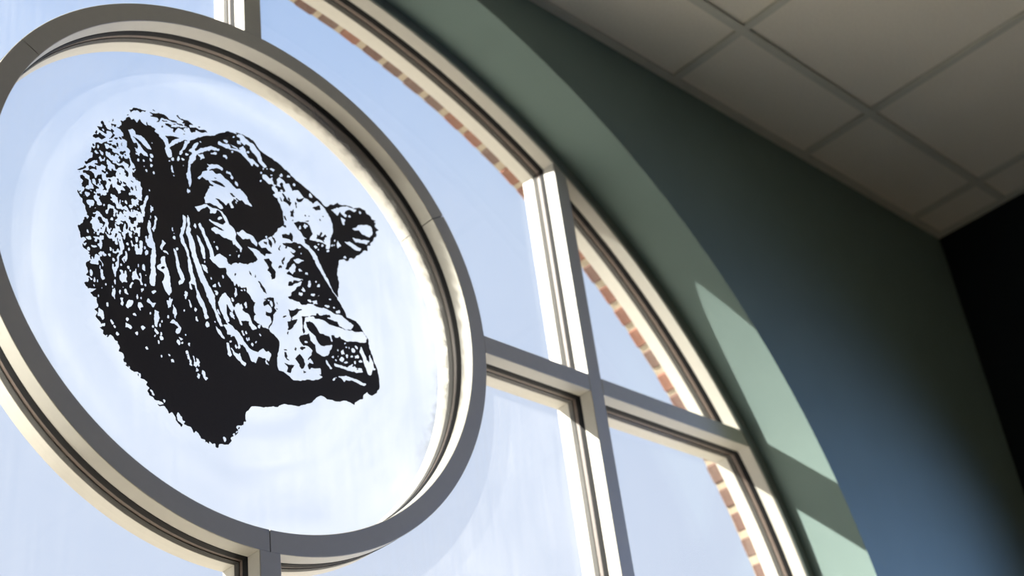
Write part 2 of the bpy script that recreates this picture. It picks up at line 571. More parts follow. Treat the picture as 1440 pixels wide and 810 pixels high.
# round frame in three bent lengths
WOB = 0.0073
rf = empty('round_frame', win)
rf.matrix_parent_inverse = OFFW
SEAMS = (-90.0, 31.4, 149.5, 270.0)
for a, b in zip(SEAMS[:-1], SEAMS[1:]):
    a, b = D(a) + .0020, D(b) - .0020
    bm = bmesh.new()
    for y0, y1 in ((0, YI), (YO, YF)):
        sweep(bm, prof(R_IN, R_OUT, y0, y1, .0012), a, b, 72, 0, WOB)
    sweep(bm, prof(R_IN + .008, R_OUT - .008, YI, YO), a, b, 72, 0, WOB)
    wpart(bm, 'frame_length', M_METAL, rf, True)
for y0, y1 in ((.005, YI - .003), (YO + .003, YF - .005)):
    bm = bmesh.new(); sweep(bm, prof(R_IN + .0045, R_OUT - .0045, y0, y1), 0, 2 * math.pi, 160, 0, WOB, True)
    wpart(bm, 'joint_filler', M_GASKET, rf, True)
for nm, mm, y0, y1, rec in BANDS:
    for r0, r1 in ((R_IN + rec, R_IN + .0085), (R_OUT - .0085, R_OUT - rec)):
        bm = bmesh.new()
        sweep(bm, prof(r0, r1, y0, y1), 0, 2 * math.pi, 200, 0, WOB, True)
        wpart(bm, nm, mm, rf, True)

def ringr(t, r):
    return r * (1 + WOB * math.sin(3 * t))
def bar(name, x0, x1, z0, z1, vert):
    bm = bmesh.new()
    for y0, y1 in ((.0004, YI), (YO, YF - .0004)):
        box(bm, x0, x1, y0, y1, z0, z1, .0011)
    if vert:
        box(bm, x0 + .008, x1 - .008, YI - .001, YO + .001, z0, z1)
    else:
        box(bm, x0, x1, YI - .001, YO + .001, z0 + .008, z1 - .008)
    o = wpart(bm, name, M_METAL)
    for nm, mm, y0, y1, rec in BANDS:
        for s in (0, 1):
            bm = bmesh.new()
            if vert:
                xa, xb = (x0 + rec, x0 + .0085) if s == 0 else (x1 - .0085, x1 - rec)
                box(bm, xa, xb, y0, y1, z0, z1)
            else:
                za, zb = (z0 + rec, z0 + .0085) if s == 0 else (z1 - .0085, z1 - rec)
                box(bm, x0, x1, y0, y1, za, zb)
            wpart(bm, nm, mm, o)
    return o
ztop = lambda x: ZA + math.sqrt(RA * RA - x * x)
bar('vertical_mullion', XM - HW, XM + HW, SILL + .04, ztop(XM - HW) + .004, True)
bar('vertical_mullion', -XM - HW, -XM + HW, SILL + .04, ztop(XM - HW) + .004, True)
bar('vertical_mullion', -HW, HW, ringr(math.pi / 2, R_OUT) - .001, ztop(HW) + .001, True)
bar('vertical_mullion', -HW, HW, SILL + .04, -ringr(-math.pi / 2, R_OUT) + .001, True)
xr_h = math.sqrt(RA * RA - (ZH - HW - ZA) ** 2)
G = .0006
bar('horizontal_mullion', R_OUT - .0005, XM - HW - G, ZH - HW, ZH + HW, False)
bar('horizontal_mullion', XM + HW + G, xr_h + .001, ZH - HW, ZH + HW, False)
bar('horizontal_mullion', -XM + HW + G, -R_OUT + .0005, ZH - HW, ZH + HW, False)
bar('horizontal_mullion', -xr_h - .001, -XM - HW - G, ZH - HW, ZH + HW, False)
for x0, x1 in ((-RA, -XM - HW - G), (-XM + HW + G, -HW - G), (HW + G, XM - HW - G), (XM + HW + G, RA)):
    bar('horizontal_mullion', x0, x1, TRANS - HW, TRANS + HW, False)

# glass
E = .0028
def arc(cz, r, a0, a1, n, wob=0.0):
    return [(r * (1 + wob * math.sin(3 * (a0 + (a1 - a0) * i / n))) * math.cos(a0 + (a1 - a0) * i / n),
             cz + r * (1 + wob * math.sin(3 * (a0 + (a1 - a0) * i / n))) * math.sin(a0 + (a1 - a0) * i / n)) for i in range(n + 1)]
def aang(x, R):                       # angle on the arch at abscissa x
    return math.acos(x / R)
def zang(z, R):
    return math.asin((z - ZA) / R)
def pane(pts, dust, label=None, film=None):
    bm = bmesh.new(); prism(bm, pts, G0, G1)
    bmesh.ops.recalc_face_normals(bm, faces=bm.faces[:])
    for f in bm.faces:
        f.material_index = 1 if f.normal.y > .9 else 0
    o = wpart(bm, 'glass_pane', [film or M_GLASS, dust])
    if label:
        o['label'] = label
    return o
pane(arc(0, R_IN + E, 0, 2 * math.pi, 180, WOB)[:-1], M_DUST_ROUND, 'round glass pane filmed with sunlit dust', M_FILM_ROUND)
RP, RG = RA + E, R_OUT - E
XI, XO = XM - HW + E, XM + HW - E
ZU, ZL = ZH + HW - E, ZH - HW + E
xa = HW - E
def mir(p):
    return [(-x, z) for x, z in p]
def upper_mid(n=40):                  # between the centre and right bars, above the cross bar
    a_s = math.asin(ZU / RG); a_e = math.acos(xa / RG)
    p = [(XI, ZU)] + arc(ZA, RP, aang(XI, RP), aang(xa, RP), n)
    p += arc(0, RG, a_e, a_s, n, WOB)
    return p
def lower_mid(n=40):
    a_s = math.asin(ZL / RG); a_e = -math.acos(xa / RG)
    return [(XI, TRANS + HW - E), (XI, ZL)] + arc(0, RG, a_s, a_e, n, WOB) + [(xa, TRANS + HW - E)]
def side_up(n=30):
    return [(XO, ZU)] + arc(ZA, RP, zang(ZU, RP), aang(XO, RP), n)
def side_low(n=30):
    return [(XO, TRANS + HW - E), (RP, TRANS + HW - E)] + arc(ZA, RP, 0, zang(ZL, RP), n) + [(XO, ZL)]
pane(upper_mid(), M_DUST_LIGHT)
pane(lower_mid(), M_DUST_HEAVY, 'dusty pane with dried vertical streaks', M_FILM_HEAVY)
pane(side_up(), M_DUST_LIGHT)
pane(side_low(), M_DUST_LIGHT)
pane(mir(upper_mid()), M_DUST_HEAVY, 'dusty pane with dried vertical streaks')
pane(mir(lower_mid()), M_DUST_MILD, 'dusty pane with dried vertical streaks')
pane(mir(side_up()), M_DUST_LIGHT)
pane(mir(side_low()), M_DUST_LIGHT)
for x0, x1 in ((-RP, -XO), (-XI, -xa), (xa, XI), (XO, RP)):
    pane([(x0, SILL + .041), (x1, SILL + .041), (x1, TRANS - HW + E), (x0, TRANS - HW + E)], M_DUST_LIGHT)

# ------------------------------------------------------------------ the bull's head in cut black vinyl, stuck to the round pane
# outlines in millimetres on the glass (x across, z up), 1 = vinyl, 0 = cut away
BULL = """
1:-285,254 -280,253 -271,265 -266,271 -261,265 -255,271 -248,264 -244,276 -236,268 -227,266 -230,278 -224,270 -214,269 -208,268 -210,260 -200,257 -199,250 -191,249 -141,271 -124,276 -113,288 -96,300 -69,314 -56,326 -38,339 -15,341 -21,344 0,347 25,344 32,336 39,327 45,323 74,315 89,309 115,296 132,284 146,280 167,270 188,258 194,256 209,244 223,257 233,260 240,268 249,266 263,272 282,274 285,271 303,281 321,280 322,273 335,270 335,263 347,263 342,257 348,256 343,247 353,240 345,229 348,224 340,215 333,201 325,193 326,189 317,184 317,170 307,169 299,157 284,144 271,131 258,122 250,124 235,117 233,103 228,81 232,61 231,46 229,45 226,21 222,23 245,-14 245,-19 255,-21 269,-24 279,-31 286,-40 289,-43 300,-56 300,-75 309,-98 315,-122 318,-136 312,-109 319,-126 321,-145 320,-166 315,-173 311,-180 297,-190 289,-189 285,-185 276,-194 274,-202 258,-213 249,-223 230,-219 211,-227 182,-229 166,-225 148,-241 146,-246 126,-256 112,-264 101,-265 81,-267 70,-272 66,-277 31,-287 2,-294 -4,-301 -9,-308 -12,-317 -10,-327 -15,-330 -16,-338 -28,-341 -32,-346 -27,-350 -30,-358 -40,-360 -36,-364 -41,-369 -52,-385 -20,-339 -27,-344 -28,-351 -35,-356 -31,-360 -39,-365 -45,-372 -43,-376 -49,-385 -59,-387 -69,-388 -72,-397 -76,-398 -77,-389 -83,-392 -89,-388 -91,-394 -96,-390 -102,-396 -99,-389 -108,-386 -112,-380 -118,-374 -122,-381 -127,-371 -136,-368 -141,-370 -143,-367 -148,-375 -154,-369 -159,-363 -161,-357 -167,-351 -173,-354 -177,-349 -182,-344 -194,-345 -200,-342 -203,-333 -213,-328 -217,-321 -212,-314 -218,-312 -220,-310 -217,-304 -223,-301 -230,-300 -236,-297 -238,-292 -246,-291 -249,-285 -254,-285 -258,-282 -264,-282 -235,-294 -237,-290 -246,-292 -249,-285 -258,-281 -265,-279 -266,-273 -262,-269 -266,-260 -275,-259 -273,-251 -276,-244 -283,-239 -286,-233 -292,-230 -297,-237 -307,-232 -306,-225 -314,-224 -308,-219 -314,-210 -320,-205 -322,-200 -318,-192 -325,-188 -316,-182 -321,-173 -320,-163 -327,-163 -333,-159 -328,-151 -322,-144 -328,-139 -337,-137 -342,-141 -329,-128 -344,-122 -335,-110 -339,-97 -320,-94 -304,-85 -293,-60 -271,-47 -257,-26 -243,-10 -238,19 -236,46 -235,110 -245,128 -254,139 -248,150 -254,159 -261,167 -264,180 -262,189 -270,195 -270,209 -280,214 -277,223 -288,233 -281,244
0:-268,237 -260,244 -253,241 -251,234 -239,236 -228,228 -222,223 -216,212 -226,211 -237,218 -247,225 -255,226 -263,228 -264,233
0:-263,228 -255,224 -250,220 -243,214 -239,208 -233,203 -226,199 -222,193 -231,189 -239,195 -244,188 -250,194 -254,201 -247,199 -244,204 -248,213 -256,212 -260,219
0:-242,185 -244,184 -247,186 -250,184 -249,187 -251,188 -251,190 -248,189 -246,192 -244,190 -243,188 -240,186
0:-242,175 -242,173 -243,170 -245,170 -246,171 -247,173 -246,175 -245,177 -243,177
0:-230,177 -232,175 -233,174 -234,174 -235,176 -235,179 -233,180 -232,180 -231,179
0:-212,198 -212,196 -212,194 -213,193 -215,193 -217,193 -218,196 -219,198 -219,200 -218,200 -216,201 -214,200
0:-215,188 -214,185 -215,184 -215,182 -217,183 -219,184 -220,185 -220,187 -220,190 -219,191 -217,190 -216,190
0:-211,173 -213,171 -213,169 -213,166 -215,170 -217,169 -218,172 -217,174 -219,178 -216,176 -215,177 -213,176
0:-208,159 -207,156 -209,156 -209,153 -211,155 -211,156 -213,157 -212,159 -212,162 -211,162 -210,160 -208,161
0:-224,157 -224,155 -225,153 -226,154 -228,155 -228,157 -227,159 -226,160 -225,159
0:-230,164 -230,163 -231,163 -231,163 -232,163 -231,164 -231,165 -230,165 -230,165
0:-214,228 -215,227 -216,227 -217,226 -217,227 -217,229 -216,230 -215,229 -214,229
0:-166,210 -164,207 -167,206 -169,206 -171,204 -170,209 -172,210 -170,213 -168,214 -166,218 -166,214 -164,213
0:-154,214 -155,210 -157,210 -158,209 -159,211 -158,214 -158,218 -156,220 -155,222 -153,223 -153,219 -152,217
0:-141,218 -144,218 -145,216 -147,217 -148,219 -150,220 -147,221 -147,223 -144,223 -143,221 -140,222 -142,220
0:-143,205 -143,203 -144,203 -145,202 -146,204 -145,205 -145,207 -143,206 -143,206
0:-174,202 -175,201 -176,201 -177,199 -177,201 -177,202 -176,204 -175,203 -174,204
0:-168,185 -167,178 -168,176 -169,179 -171,175 -171,183 -172,187 -172,194 -170,191 -170,198 -169,193 -168,188
0:-164,169 -165,168 -166,168 -166,168 -167,169 -167,170 -166,170 -165,171 -164,170
0:-129,146 -132,144 -132,141 -134,140 -135,143 -138,143 -136,146 -135,149 -134,152 -133,149 -130,152 -130,149
0:-238,120 -240,119 -241,116 -243,115 -243,118 -245,118 -244,121 -243,123 -243,126 -241,124 -240,125 -239,123
0:-242,105 -243,103 -244,101 -245,102 -246,104 -246,107 -244,109 -243,109 -242,107
0:-218,113 -218,111 -219,111 -221,110 -221,112 -220,114 -220,117 -219,115 -218,115
0:-133,236 -134,234 -136,233 -138,232 -139,232 -140,233 -141,234 -139,236 -138,238 -135,238 -134,238 -132,238
0:-199,252 -191,249 -185,236 -186,226 -180,211 -176,209 -170,218 -170,224 -175,234 -173,239 -163,250 -141,271 -132,270 -124,276 -119,283 -130,288 -195,266
1:-186,260 -171,267 -152,269 -163,261 -171,252 -177,242 -180,254
0:-141,267 -129,272 -134,262 -139,249 -146,240 -145,235 -149,227 -154,227 -152,237 -146,245 -143,257
0:-108,277 -113,263 -119,254 -115,252 -99,269 -79,281 -59,283 -61,276 -77,273 -99,258 -112,247 -116,236 -119,226 -127,215 -129,201 -126,187 -127,164 -131,157 -134,172 -137,186 -133,203 -133,217 -130,233 -124,244 -133,246 -130,252 -124,258 -121,268 -113,276
0:-112,246 -100,253 -95,245 -106,233 -104,241 -109,243
0:-67,267 -63,266 -71,264 -75,262 -83,259 -78,263 -85,262 -80,265 -74,267 -68,271 -67,269 -62,270
0:-42,268 -42,265 -46,267 -49,266 -51,267 -49,270 -52,272 -47,272 -45,273 -41,274 -43,271 -39,270
0:-26,289 -27,287 -28,286 -30,287 -30,288 -30,290 -28,291 -27,292 -26,291
0:-103,282 -103,280 -105,279 -106,280 -107,280 -107,282 -105,283 -103,284 -103,283
0:-39,309 -41,307 -43,306 -46,307 -48,307 -49,309 -48,311 -46,312 -43,313 -41,313 -39,312 -38,311
0:-20,331 -21,329 -23,329 -25,328 -25,329 -24,331 -23,333 -22,332 -20,332
0:-6,318 -9,318 -12,317 -15,318 -16,320 -17,322 -15,324 -13,325 -10,325 -8,324 -5,323 -6,320
0:-61,302 -55,302 -45,300 -36,307 -31,298 -4,304 -32,308 -25,303 -15,303 -1,316 6,308 9,296 16,290 23,292 37,282 35,277 26,281 20,273 16,278 4,287 -10,296 -26,295 -39,293 -18,298 -31,295 -42,292 -54,293 -62,294
0:-18,339 -5,345 4,342 16,334 26,335 32,325 42,314 46,300 57,288 51,282 44,286 37,293 33,304 21,310 15,323 7,325 3,318 -7,325 -8,333 -15,334
0:-8,321 -11,319 -10,316 -11,315 -13,317 -15,315 -15,318 -15,320 -16,324 -13,322 -12,324 -10,323
0:-21,331 -22,329 -24,329 -27,327 -27,329 -26,330 -25,332 -23,331 -21,332
0:14,306 13,304 11,303 9,303 8,305 8,307 11,309 13,310 14,309
0:-25,290 -27,289 -28,286 -30,287 -29,289 -31,291 -28,291 -27,292 -25,292
0:78,284 75,283 73,281 70,283 66,283 64,285 69,286 67,289 72,288 75,288 81,288 76,285
0:59,283 58,281 57,279 56,281 55,281 55,283 57,284 59,286 59,284
0:50,278 49,277 48,276 47,276 46,277 47,278 48,280 49,280 50,279
0:45,266 44,264 42,263 40,263 40,265 41,267 42,269 44,269 45,268
0:98,280 97,277 94,277 92,273 91,275 91,278 89,280 92,281 93,285 96,286 96,283 99,283
0:116,284 116,281 113,283 110,282 108,284 110,286 109,289 112,288 114,289 118,289 116,286 119,285
0:130,271 130,268 128,266 126,267 124,267 125,270 126,273 128,274 129,273
0:73,271 70,269 69,268 67,267 67,269 66,270 69,271 71,272 73,272
0:44,245 43,242 41,242 39,241 39,243 40,245 41,247 43,247 45,247
0:96,241 95,239 93,238 92,238 91,239 92,241 93,243 95,243 96,242
0:169,258 170,255 169,253 167,253 166,252 164,254 163,256 162,259 163,261 165,263 167,262 168,261
0:83,249 78,247 78,245 75,244 74,245 69,244 73,247 73,248 75,250 77,249 82,252 81,250
0:73,264 71,262 69,261 66,260 66,262 66,263 68,265 70,265 73,266
0:46,262 57,265 62,260 71,261 73,248 60,245 53,250 47,251
0:81,265 90,273 100,270 105,262 114,267 121,251 129,256 137,260 150,248 156,243 100,221 107,236 100,249 96,264 89,257 93,249 84,248 82,257
0:68,240 77,245 84,236 88,222 94,218 76,216 71,221 76,227 71,232
0:-93,232 -84,232 -74,238 -63,241 -51,238 -53,231 -66,231 -77,224 -89,216 -90,221 -83,229
0:-113,188 -104,197 -100,206 -89,216 -75,220 -68,215 -58,222 -49,215 -38,210 -21,198 -21,196 -12,203 2,193 2,193 10,179 18,169 14,169 1,169 -7,175 -18,166 -25,172 -33,160 -26,148 -32,144 -39,155 -39,157 -45,147 -60,155 -72,154 -57,144 -52,137 -57,133 -67,136 -85,137 -94,134 -96,143 -93,154 -89,162 -83,179 -71,183 -83,186 -85,192 -92,190 -100,194 -107,186
1:-85,192 -66,199 -55,198 -43,192 -58,190 -71,191
1:-38,182 -29,182 -19,176 -8,167 -23,171 -33,178
0:-21,175 -21,173 -22,172 -22,169 -24,170 -26,171 -28,172 -26,174 -27,176 -25,177 -24,176 -22,177
0:-20,164 -20,162 -20,159 -22,162 -23,162 -24,165 -22,165 -22,168 -20,166
0:-33,230 -33,228 -37,227 -40,229 -46,229 -44,231 -43,232 -44,234 -38,232 -34,234 -31,232 -33,231
0:-28,225 -26,223 -28,221 -29,219 -31,218 -33,220 -34,221 -34,224 -33,225 -32,228 -30,227 -28,227
0:-15,213 -15,209 -16,208 -16,204 -19,207 -21,207 -24,210 -22,213 -25,217 -22,216 -20,216 -17,216
0:-31,229 -33,228 -35,228 -37,228 -38,229 -39,230 -39,232 -36,232 -34,233 -32,233 -31,232 -30,230
0:-28,226 -28,223 -28,220 -31,222 -34,221 -34,223 -32,225 -31,229 -29,227
0:-16,212 -16,209 -17,208 -18,205 -20,207 -21,208 -23,210 -22,213 -23,216 -21,216 -19,215 -17,215
1:-66,204 -69,204 -70,203 -72,203 -73,204 -76,204 -73,205 -73,206 -71,206 -70,206 -67,206 -67,205
1:-98,192 -98,191 -100,190 -102,190 -104,190 -101,192 -100,193 -98,194 -98,193
0:-119,114 -103,124 -91,133 -85,129 -76,128 -63,129 -55,128 -45,117 -39,104 -30,99 -23,89 -25,72 -18,66 -10,58 -11,46 -22,50 -28,58 -38,67 -52,66 -63,71 -70,67 -80,77 -75,84 -64,82 -51,83 -56,86 -72,90 -86,94 -87,97 -71,96 -54,96 -48,104 -50,111 -57,123 -65,128 -72,115 -82,113 -84,123 -89,126 -103,114 -111,105 -114,111
0:-55,112 -55,110 -59,107 -62,105 -65,104 -66,105 -68,106 -65,109 -63,111 -60,114 -57,114 -54,114
0:-77,76 -78,75 -79,73 -80,74 -81,76 -81,78 -79,79 -78,80 -77,78
0:-230,86 -226,96 -220,100 -223,87 -229,68 -231,53 -238,55 -236,68 -233,79
0:-220,43 -216,41 -214,20 -210,2 -205,-7 -203,-33 -205,-54 -202,-74 -205,-99 -209,-94 -215,-98 -216,-85 -213,-65 -215,-42 -211,-19 -220,-18 -223,-11 -219,1 -219,15 -222,25
0:-206,59 -202,56 -204,42 -205,26 -209,20 -212,26 -208,38
0:-190,10 -182,4 -187,-5 -191,-15 -194,-10 -190,2
0:-192,-30 -184,-27 -182,-41 -177,-52 -173,-69 -170,-92 -169,-102 -174,-109 -184,-99 -189,-87 -190,-86 -184,-71 -187,-64 -199,-61 -201,-52 -192,-45
1:-193,-55 -188,-50 -183,-50 -187,-56
0:-166,1 -159,-6 -155,-23 -151,-40 -143,-54 -142,-64 -147,-77 -152,-57 -158,-43 -160,-25 -165,-8
0:-146,85 -139,82 -138,68 -141,53 -145,38 -143,27 -134,9 -130,-11 -125,-26 -120,-51 -114,-73 -115,-73 -108,-87 -99,-99 -92,-120 -89,-131 -96,-136 -102,-116 -110,-104 -115,-93 -115,-81 -120,-69 -125,-66 -130,-70 -128,-53 -134,-34 -134,-13 -141,9 -151,21 -152,35 -150,50 -145,63
0:-134,89 -130,80 -130,63 -126,58 -130,51 -122,35 -117,21 -116,5 -109,-12 -101,-31 -94,-47 -83,-63 -75,-75 -73,-104 -65,-120 -57,-139 -63,-140 -72,-122 -81,-104 -91,-87 -97,-70 -102,-58 -106,-56 -112,-40 -117,-23 -125,-4 -130,19 -134,34 -138,46 -135,64 -137,77
0:-115,50 -108,45 -101,32 -96,18 -94,-1 -100,-1 -105,17 -110,34
0:-104,-15 -92,-14 -89,-30 -95,-29 -101,-23
0:-209,69 -212,67 -213,62 -215,62 -215,66 -218,66 -216,71 -216,75 -215,80 -213,75 -211,79 -210,74
0:-232,47 -232,44 -234,43 -235,42 -237,42 -237,45 -238,48 -236,50 -235,51 -233,53 -233,51 -231,50
0:-215,51 -215,48 -216,47 -216,47 -217,47 -217,50 -217,53 -217,55 -216,56 -216,57 -215,55 -215,53
0:-220,-4 -221,-8 -222,-11 -224,-11 -225,-10 -226,-6 -226,-2 -226,3 -225,5 -223,6 -222,5 -221,0
0:-219,-33 -221,-36 -222,-38 -224,-40 -225,-37 -227,-36 -227,-32 -225,-29 -224,-25 -222,-27 -220,-27 -219,-29
0:-225,-23 -226,-25 -227,-26 -228,-25 -228,-23 -228,-21 -227,-19 -226,-20 -225,-21
0:-176,-19 -180,-18 -182,-18 -186,-18 -185,-16 -189,-14 -186,-13 -184,-13 -182,-12 -180,-14 -177,-15 -176,-17
0:-166,51 -167,50 -168,49 -168,50 -169,50 -169,51 -168,51 -167,53 -167,52
0:-166,40 -166,38 -167,37 -168,37 -169,37 -169,40 -169,41 -169,44 -168,44 -167,46 -166,44 -166,42
0:-163,23 -163,21 -165,20 -166,19 -167,20 -168,22 -168,24 -167,25 -166,27 -164,28 -164,26 -162,26
0:-164,33 -164,32 -165,32 -166,32 -166,32 -166,33 -165,34 -165,34 -164,34
0:-156,-2 -158,-4 -159,-4 -161,-8 -160,-3 -160,-1 -160,2 -158,3 -157,8 -157,5 -156,3 -155,2
0:-149,-75 -150,-77 -151,-78 -152,-81 -153,-77 -154,-77 -154,-74 -153,-72 -152,-68 -151,-71 -150,-71 -149,-72
0:-114,69 -116,67 -116,65 -118,63 -119,66 -121,65 -121,69 -120,71 -121,75 -119,73 -117,74 -115,72
0:-95,-8 -96,-9 -96,-12 -97,-10 -98,-10 -99,-9 -98,-7 -98,-4 -97,-4 -96,-4 -95,-3 -96,-6
0:-64,37 -65,35 -63,31 -66,33 -67,32 -69,32 -69,36 -72,38 -70,39 -69,40 -68,42 -66,38
0:-73,48 -73,46 -74,44 -75,47 -76,47 -75,49 -74,50 -73,52 -73,49
0:-23,65 -25,62 -25,58 -27,59 -29,59 -31,61 -30,66 -31,70 -29,72 -27,72 -25,73 -25,68
0:-81,-39 -81,-42 -83,-42 -84,-43 -85,-42 -84,-40 -85,-38 -84,-37 -83,-35 -82,-34 -82,-37 -81,-37
0:-53,-26 -52,-29 -54,-29 -54,-31 -55,-31 -57,-28 -58,-27 -58,-25 -58,-23 -57,-22 -56,-24 -54,-24
0:-28,52 -29,50 -30,49 -32,49 -32,51 -32,53 -30,55 -29,55 -28,54
0:81,232 141,257 150,248 162,247 174,239 185,251 198,245 207,237 218,221 224,204 224,184 216,163 212,137 201,134 205,145 194,147 163,141 147,139 148,128 119,119 98,110 101,103 111,103 123,98 115,92 106,95 118,85 99,61 95,44 104,45 97,34 115,31 139,36 132,21 120,8 107,-8 108,-14 98,-24 127,-24 135,-28 154,-17 168,-20 193,-17 213,-22 232,-21 247,-28 262,-35 254,-48 267,-49 286,-43 296,-54 292,-66 277,-71 265,-72 243,-79 225,-77 210,-79 203,-94 204,-102 191,-128 176,-135 159,-127 160,-114 149,-105 147,-92 134,-115 153,-126 147,-144 152,-156 163,-167 172,-159 171,-177 165,-177 174,-183 152,-197 144,-196 120,-205 103,-210 84,-199 68,-196 68,-194 64,-182 67,-165 72,-148 72,-128 62,-129 61,-120 52,-119 50,-113 47,-111 35,-110 13,-102 16,-88 13,-62 6,-45 -10,-45 -26,-31 -29,-41 -33,-30 -45,-20 -32,-31 -45,-19 -50,-4 -64,-9 -76,-2 -84,4 -85,22 -93,38 -100,52 -105,64 -111,75 -106,81 -99,69 -93,55 -83,39 -76,22 -75,12 -63,24 -47,21 -45,12 -34,11 -28,22 -17,19 3,23 26,40 9,62 -7,79 -22,89 -6,102 1,98 18,96 27,83 42,97 66,115 78,132 82,145 96,156 94,188 84,209
0:120,128 144,128 159,125 166,117 175,109 180,96 189,81 195,69 203,57 211,39 218,28 226,21 227,14 224,18 208,38 201,48 201,46 187,66 177,80 167,99 155,114 137,121 119,120
1:122,169 134,178 147,181 162,182 165,171 169,160 162,148 160,141 147,141 139,151 133,155 129,160
0:158,172 153,170 152,166 148,165 148,168 143,167 146,171 147,173 149,178 152,175 156,178 157,175
0:139,162 137,158 136,158 134,156 133,158 134,161 134,165 136,167 137,169 139,170 139,167 140,165
0:164,181 165,180 161,179 159,179 156,178 160,180 161,181 164,182 164,181
1:141,257 167,267 194,256 200,245 185,252 175,239 160,245 150,245
0:173,261 174,258 174,255 171,255 169,253 167,254 166,257 163,259 166,261 167,263 169,265 171,262
1:171,228 184,236 192,243 195,233 183,225
1:93,234 100,234 106,224 118,219 114,208 107,213 97,215 99,225
1:121,191 122,184 118,184 116,184 112,181 115,190 113,194 115,199 118,198 122,206 122,198 123,196
1:151,242 149,239 145,234 140,230 136,228 134,227 132,228 135,232 138,236 143,240 147,242 151,244
1:132,218 132,212 131,213 130,208 129,212 128,217 126,222 127,225 127,229 128,232 130,225 132,224
1:103,172 103,170 104,166 102,166 100,167 98,168 97,172 96,175 96,178 98,177 99,179 101,175
1:155,200 153,199 152,198 150,197 150,199 150,200 152,202 153,202 155,202
1:165,203 163,202 162,200 160,200 161,202 160,203 162,204 163,204 165,204
1:202,216 201,215 199,214 197,214 197,215 197,216 199,217 201,218 202,218
1:193,204 192,201 192,201 191,199 190,203 189,206 190,208 191,206 192,207
1:120,175 120,173 118,172 118,174 116,174 118,176 119,177 120,179 120,176
1:137,233 136,230 134,231 132,227 132,230 131,232 130,234 132,235 133,238 135,239 136,236 138,236
1:161,189 160,187 158,185 155,186 150,183 149,184 152,186 150,187 155,188 158,190 162,191 160,189
1:114,227 117,224 115,223 114,222 113,220 111,224 108,225 109,228 110,229 109,233 112,229 114,229
1:93,217 94,213 93,212 92,212 91,211 90,215 88,218 87,222 89,222 89,226 90,222 92,220
1:88,127 99,134 108,133 111,143 118,135 116,119 107,122 98,120 91,120
1:179,150 181,163 187,161 192,175 197,171 190,159 198,164 203,173 206,167 197,154 200,149 191,151 185,151
1:215,140 216,157 222,175 227,175 225,168 230,168 227,160 232,158 231,149 225,145 222,153 218,143
1:80,150 88,150 100,156 101,149 91,148 81,139
1:-10,79 10,87 14,80 27,74 25,69 10,65 -2,69 -4,77
1:7,61 16,59 27,43 22,40 12,48
1:25,68 29,90 32,82 38,76 50,81 54,73 63,72 49,64 46,58 36,61
1:40,49 56,57 62,47 60,40 71,28 70,20 67,11 59,7 58,20 50,26 54,35 47,42
1:-44,63 -30,68 -24,58 -16,53 -13,45 -2,47 3,26 -8,22 -14,28 -17,19 -22,16 -28,23 -36,8 -45,8 -42,10 -44,20 -50,29 -49,63
0:-28,62 -27,57 -29,59 -31,56 -32,57 -31,62 -33,65 -31,67 -30,69 -28,72 -29,66 -26,66
0:-24,53 -25,51 -27,51 -29,50 -29,51 -28,53 -27,56 -26,55 -24,55
0:-36,32 -38,30 -39,30 -41,29 -40,31 -40,32 -39,34 -38,33 -36,34
0:-23,37 -24,35 -25,36 -27,34 -26,36 -26,38 -25,39 -24,38 -22,39
0:-15,35 -15,33 -16,32 -17,32 -18,32 -18,35 -18,37 -17,39 -17,39 -16,41 -15,39 -15,37
1:-76,67 -63,69 -52,64 -38,66 -28,57 -11,44 -11,24 -36,10 -46,20 -63,24 -73,46
0:-24,66 -23,62 -24,58 -27,62 -30,57 -30,63 -30,66 -32,71 -28,70 -27,75 -25,73 -25,68
0:-37,30 -38,29 -39,29 -41,28 -41,30 -40,31 -40,32 -39,31 -37,32
0:-15,35 -17,33 -18,31 -20,32 -20,34 -20,37 -18,38 -17,39 -15,38
0:-21,45 -21,42 -22,43 -23,43 -24,44 -22,46 -22,48 -21,47 -21,46
0:-64,37 -65,35 -63,31 -66,33 -67,32 -69,32 -69,36 -72,38 -70,39 -69,40 -68,42 -66,38
1:86,46 88,44 83,43 80,41 76,40 78,44 74,44 78,46 81,48 85,51 85,48 89,49
1:11,3 10,2 11,-2 10,-2 8,1 7,1 6,4 5,7 4,10 6,7 7,10 8,6
1:22,0 21,0 21,-4 20,-2 19,-2 19,0 20,2 19,5 20,6 21,4 22,6 21,2
1:-26,-13 -27,-14 -29,-17 -29,-14 -29,-12 -28,-9 -27,-9 -25,-7 -25,-10
1:51,88 50,86 47,89 43,88 43,90 44,92 42,95 46,93 49,95 51,94 50,91 54,89
1:65,95 64,90 63,87 62,82 59,89 56,90 55,96 55,99 53,107 57,103 59,104 62,101
1:72,107 75,100 72,102 73,96 70,100 68,104 64,109 65,112 63,116 64,118 67,113 70,112
0:52,107 51,105 49,104 48,105 47,105 48,107 49,108 51,109 52,108
0:70,102 68,100 69,96 68,96 66,99 64,99 65,103 64,106 64,109 66,106 67,109 68,105
1:26,-8 31,-8 39,-17 47,-31 38,-29 34,-22
1:96,76 95,68 90,60 90,52 85,54 86,62 92,72
1:79,85 79,91 84,99 86,98 82,91 84,84
1:89,108 101,108 102,99 94,94 98,102 92,102
1:99,6 101,13 111,18 115,26 127,27 134,34 139,33 126,23 117,18 106,8
0:102,46 112,61 117,67 122,59 119,49 111,38
0:115,74 129,83 144,84 126,69 123,69
0:137,54 136,52 133,53 129,51 128,52 128,54 126,55 130,56 132,58 135,58 135,56 139,56
0:151,53 152,51 150,49 148,50 144,48 145,51 145,52 145,54 148,54 150,57 152,56 151,54
0:137,97 137,96 136,95 135,96 133,96 135,98 136,99 138,100 137,98
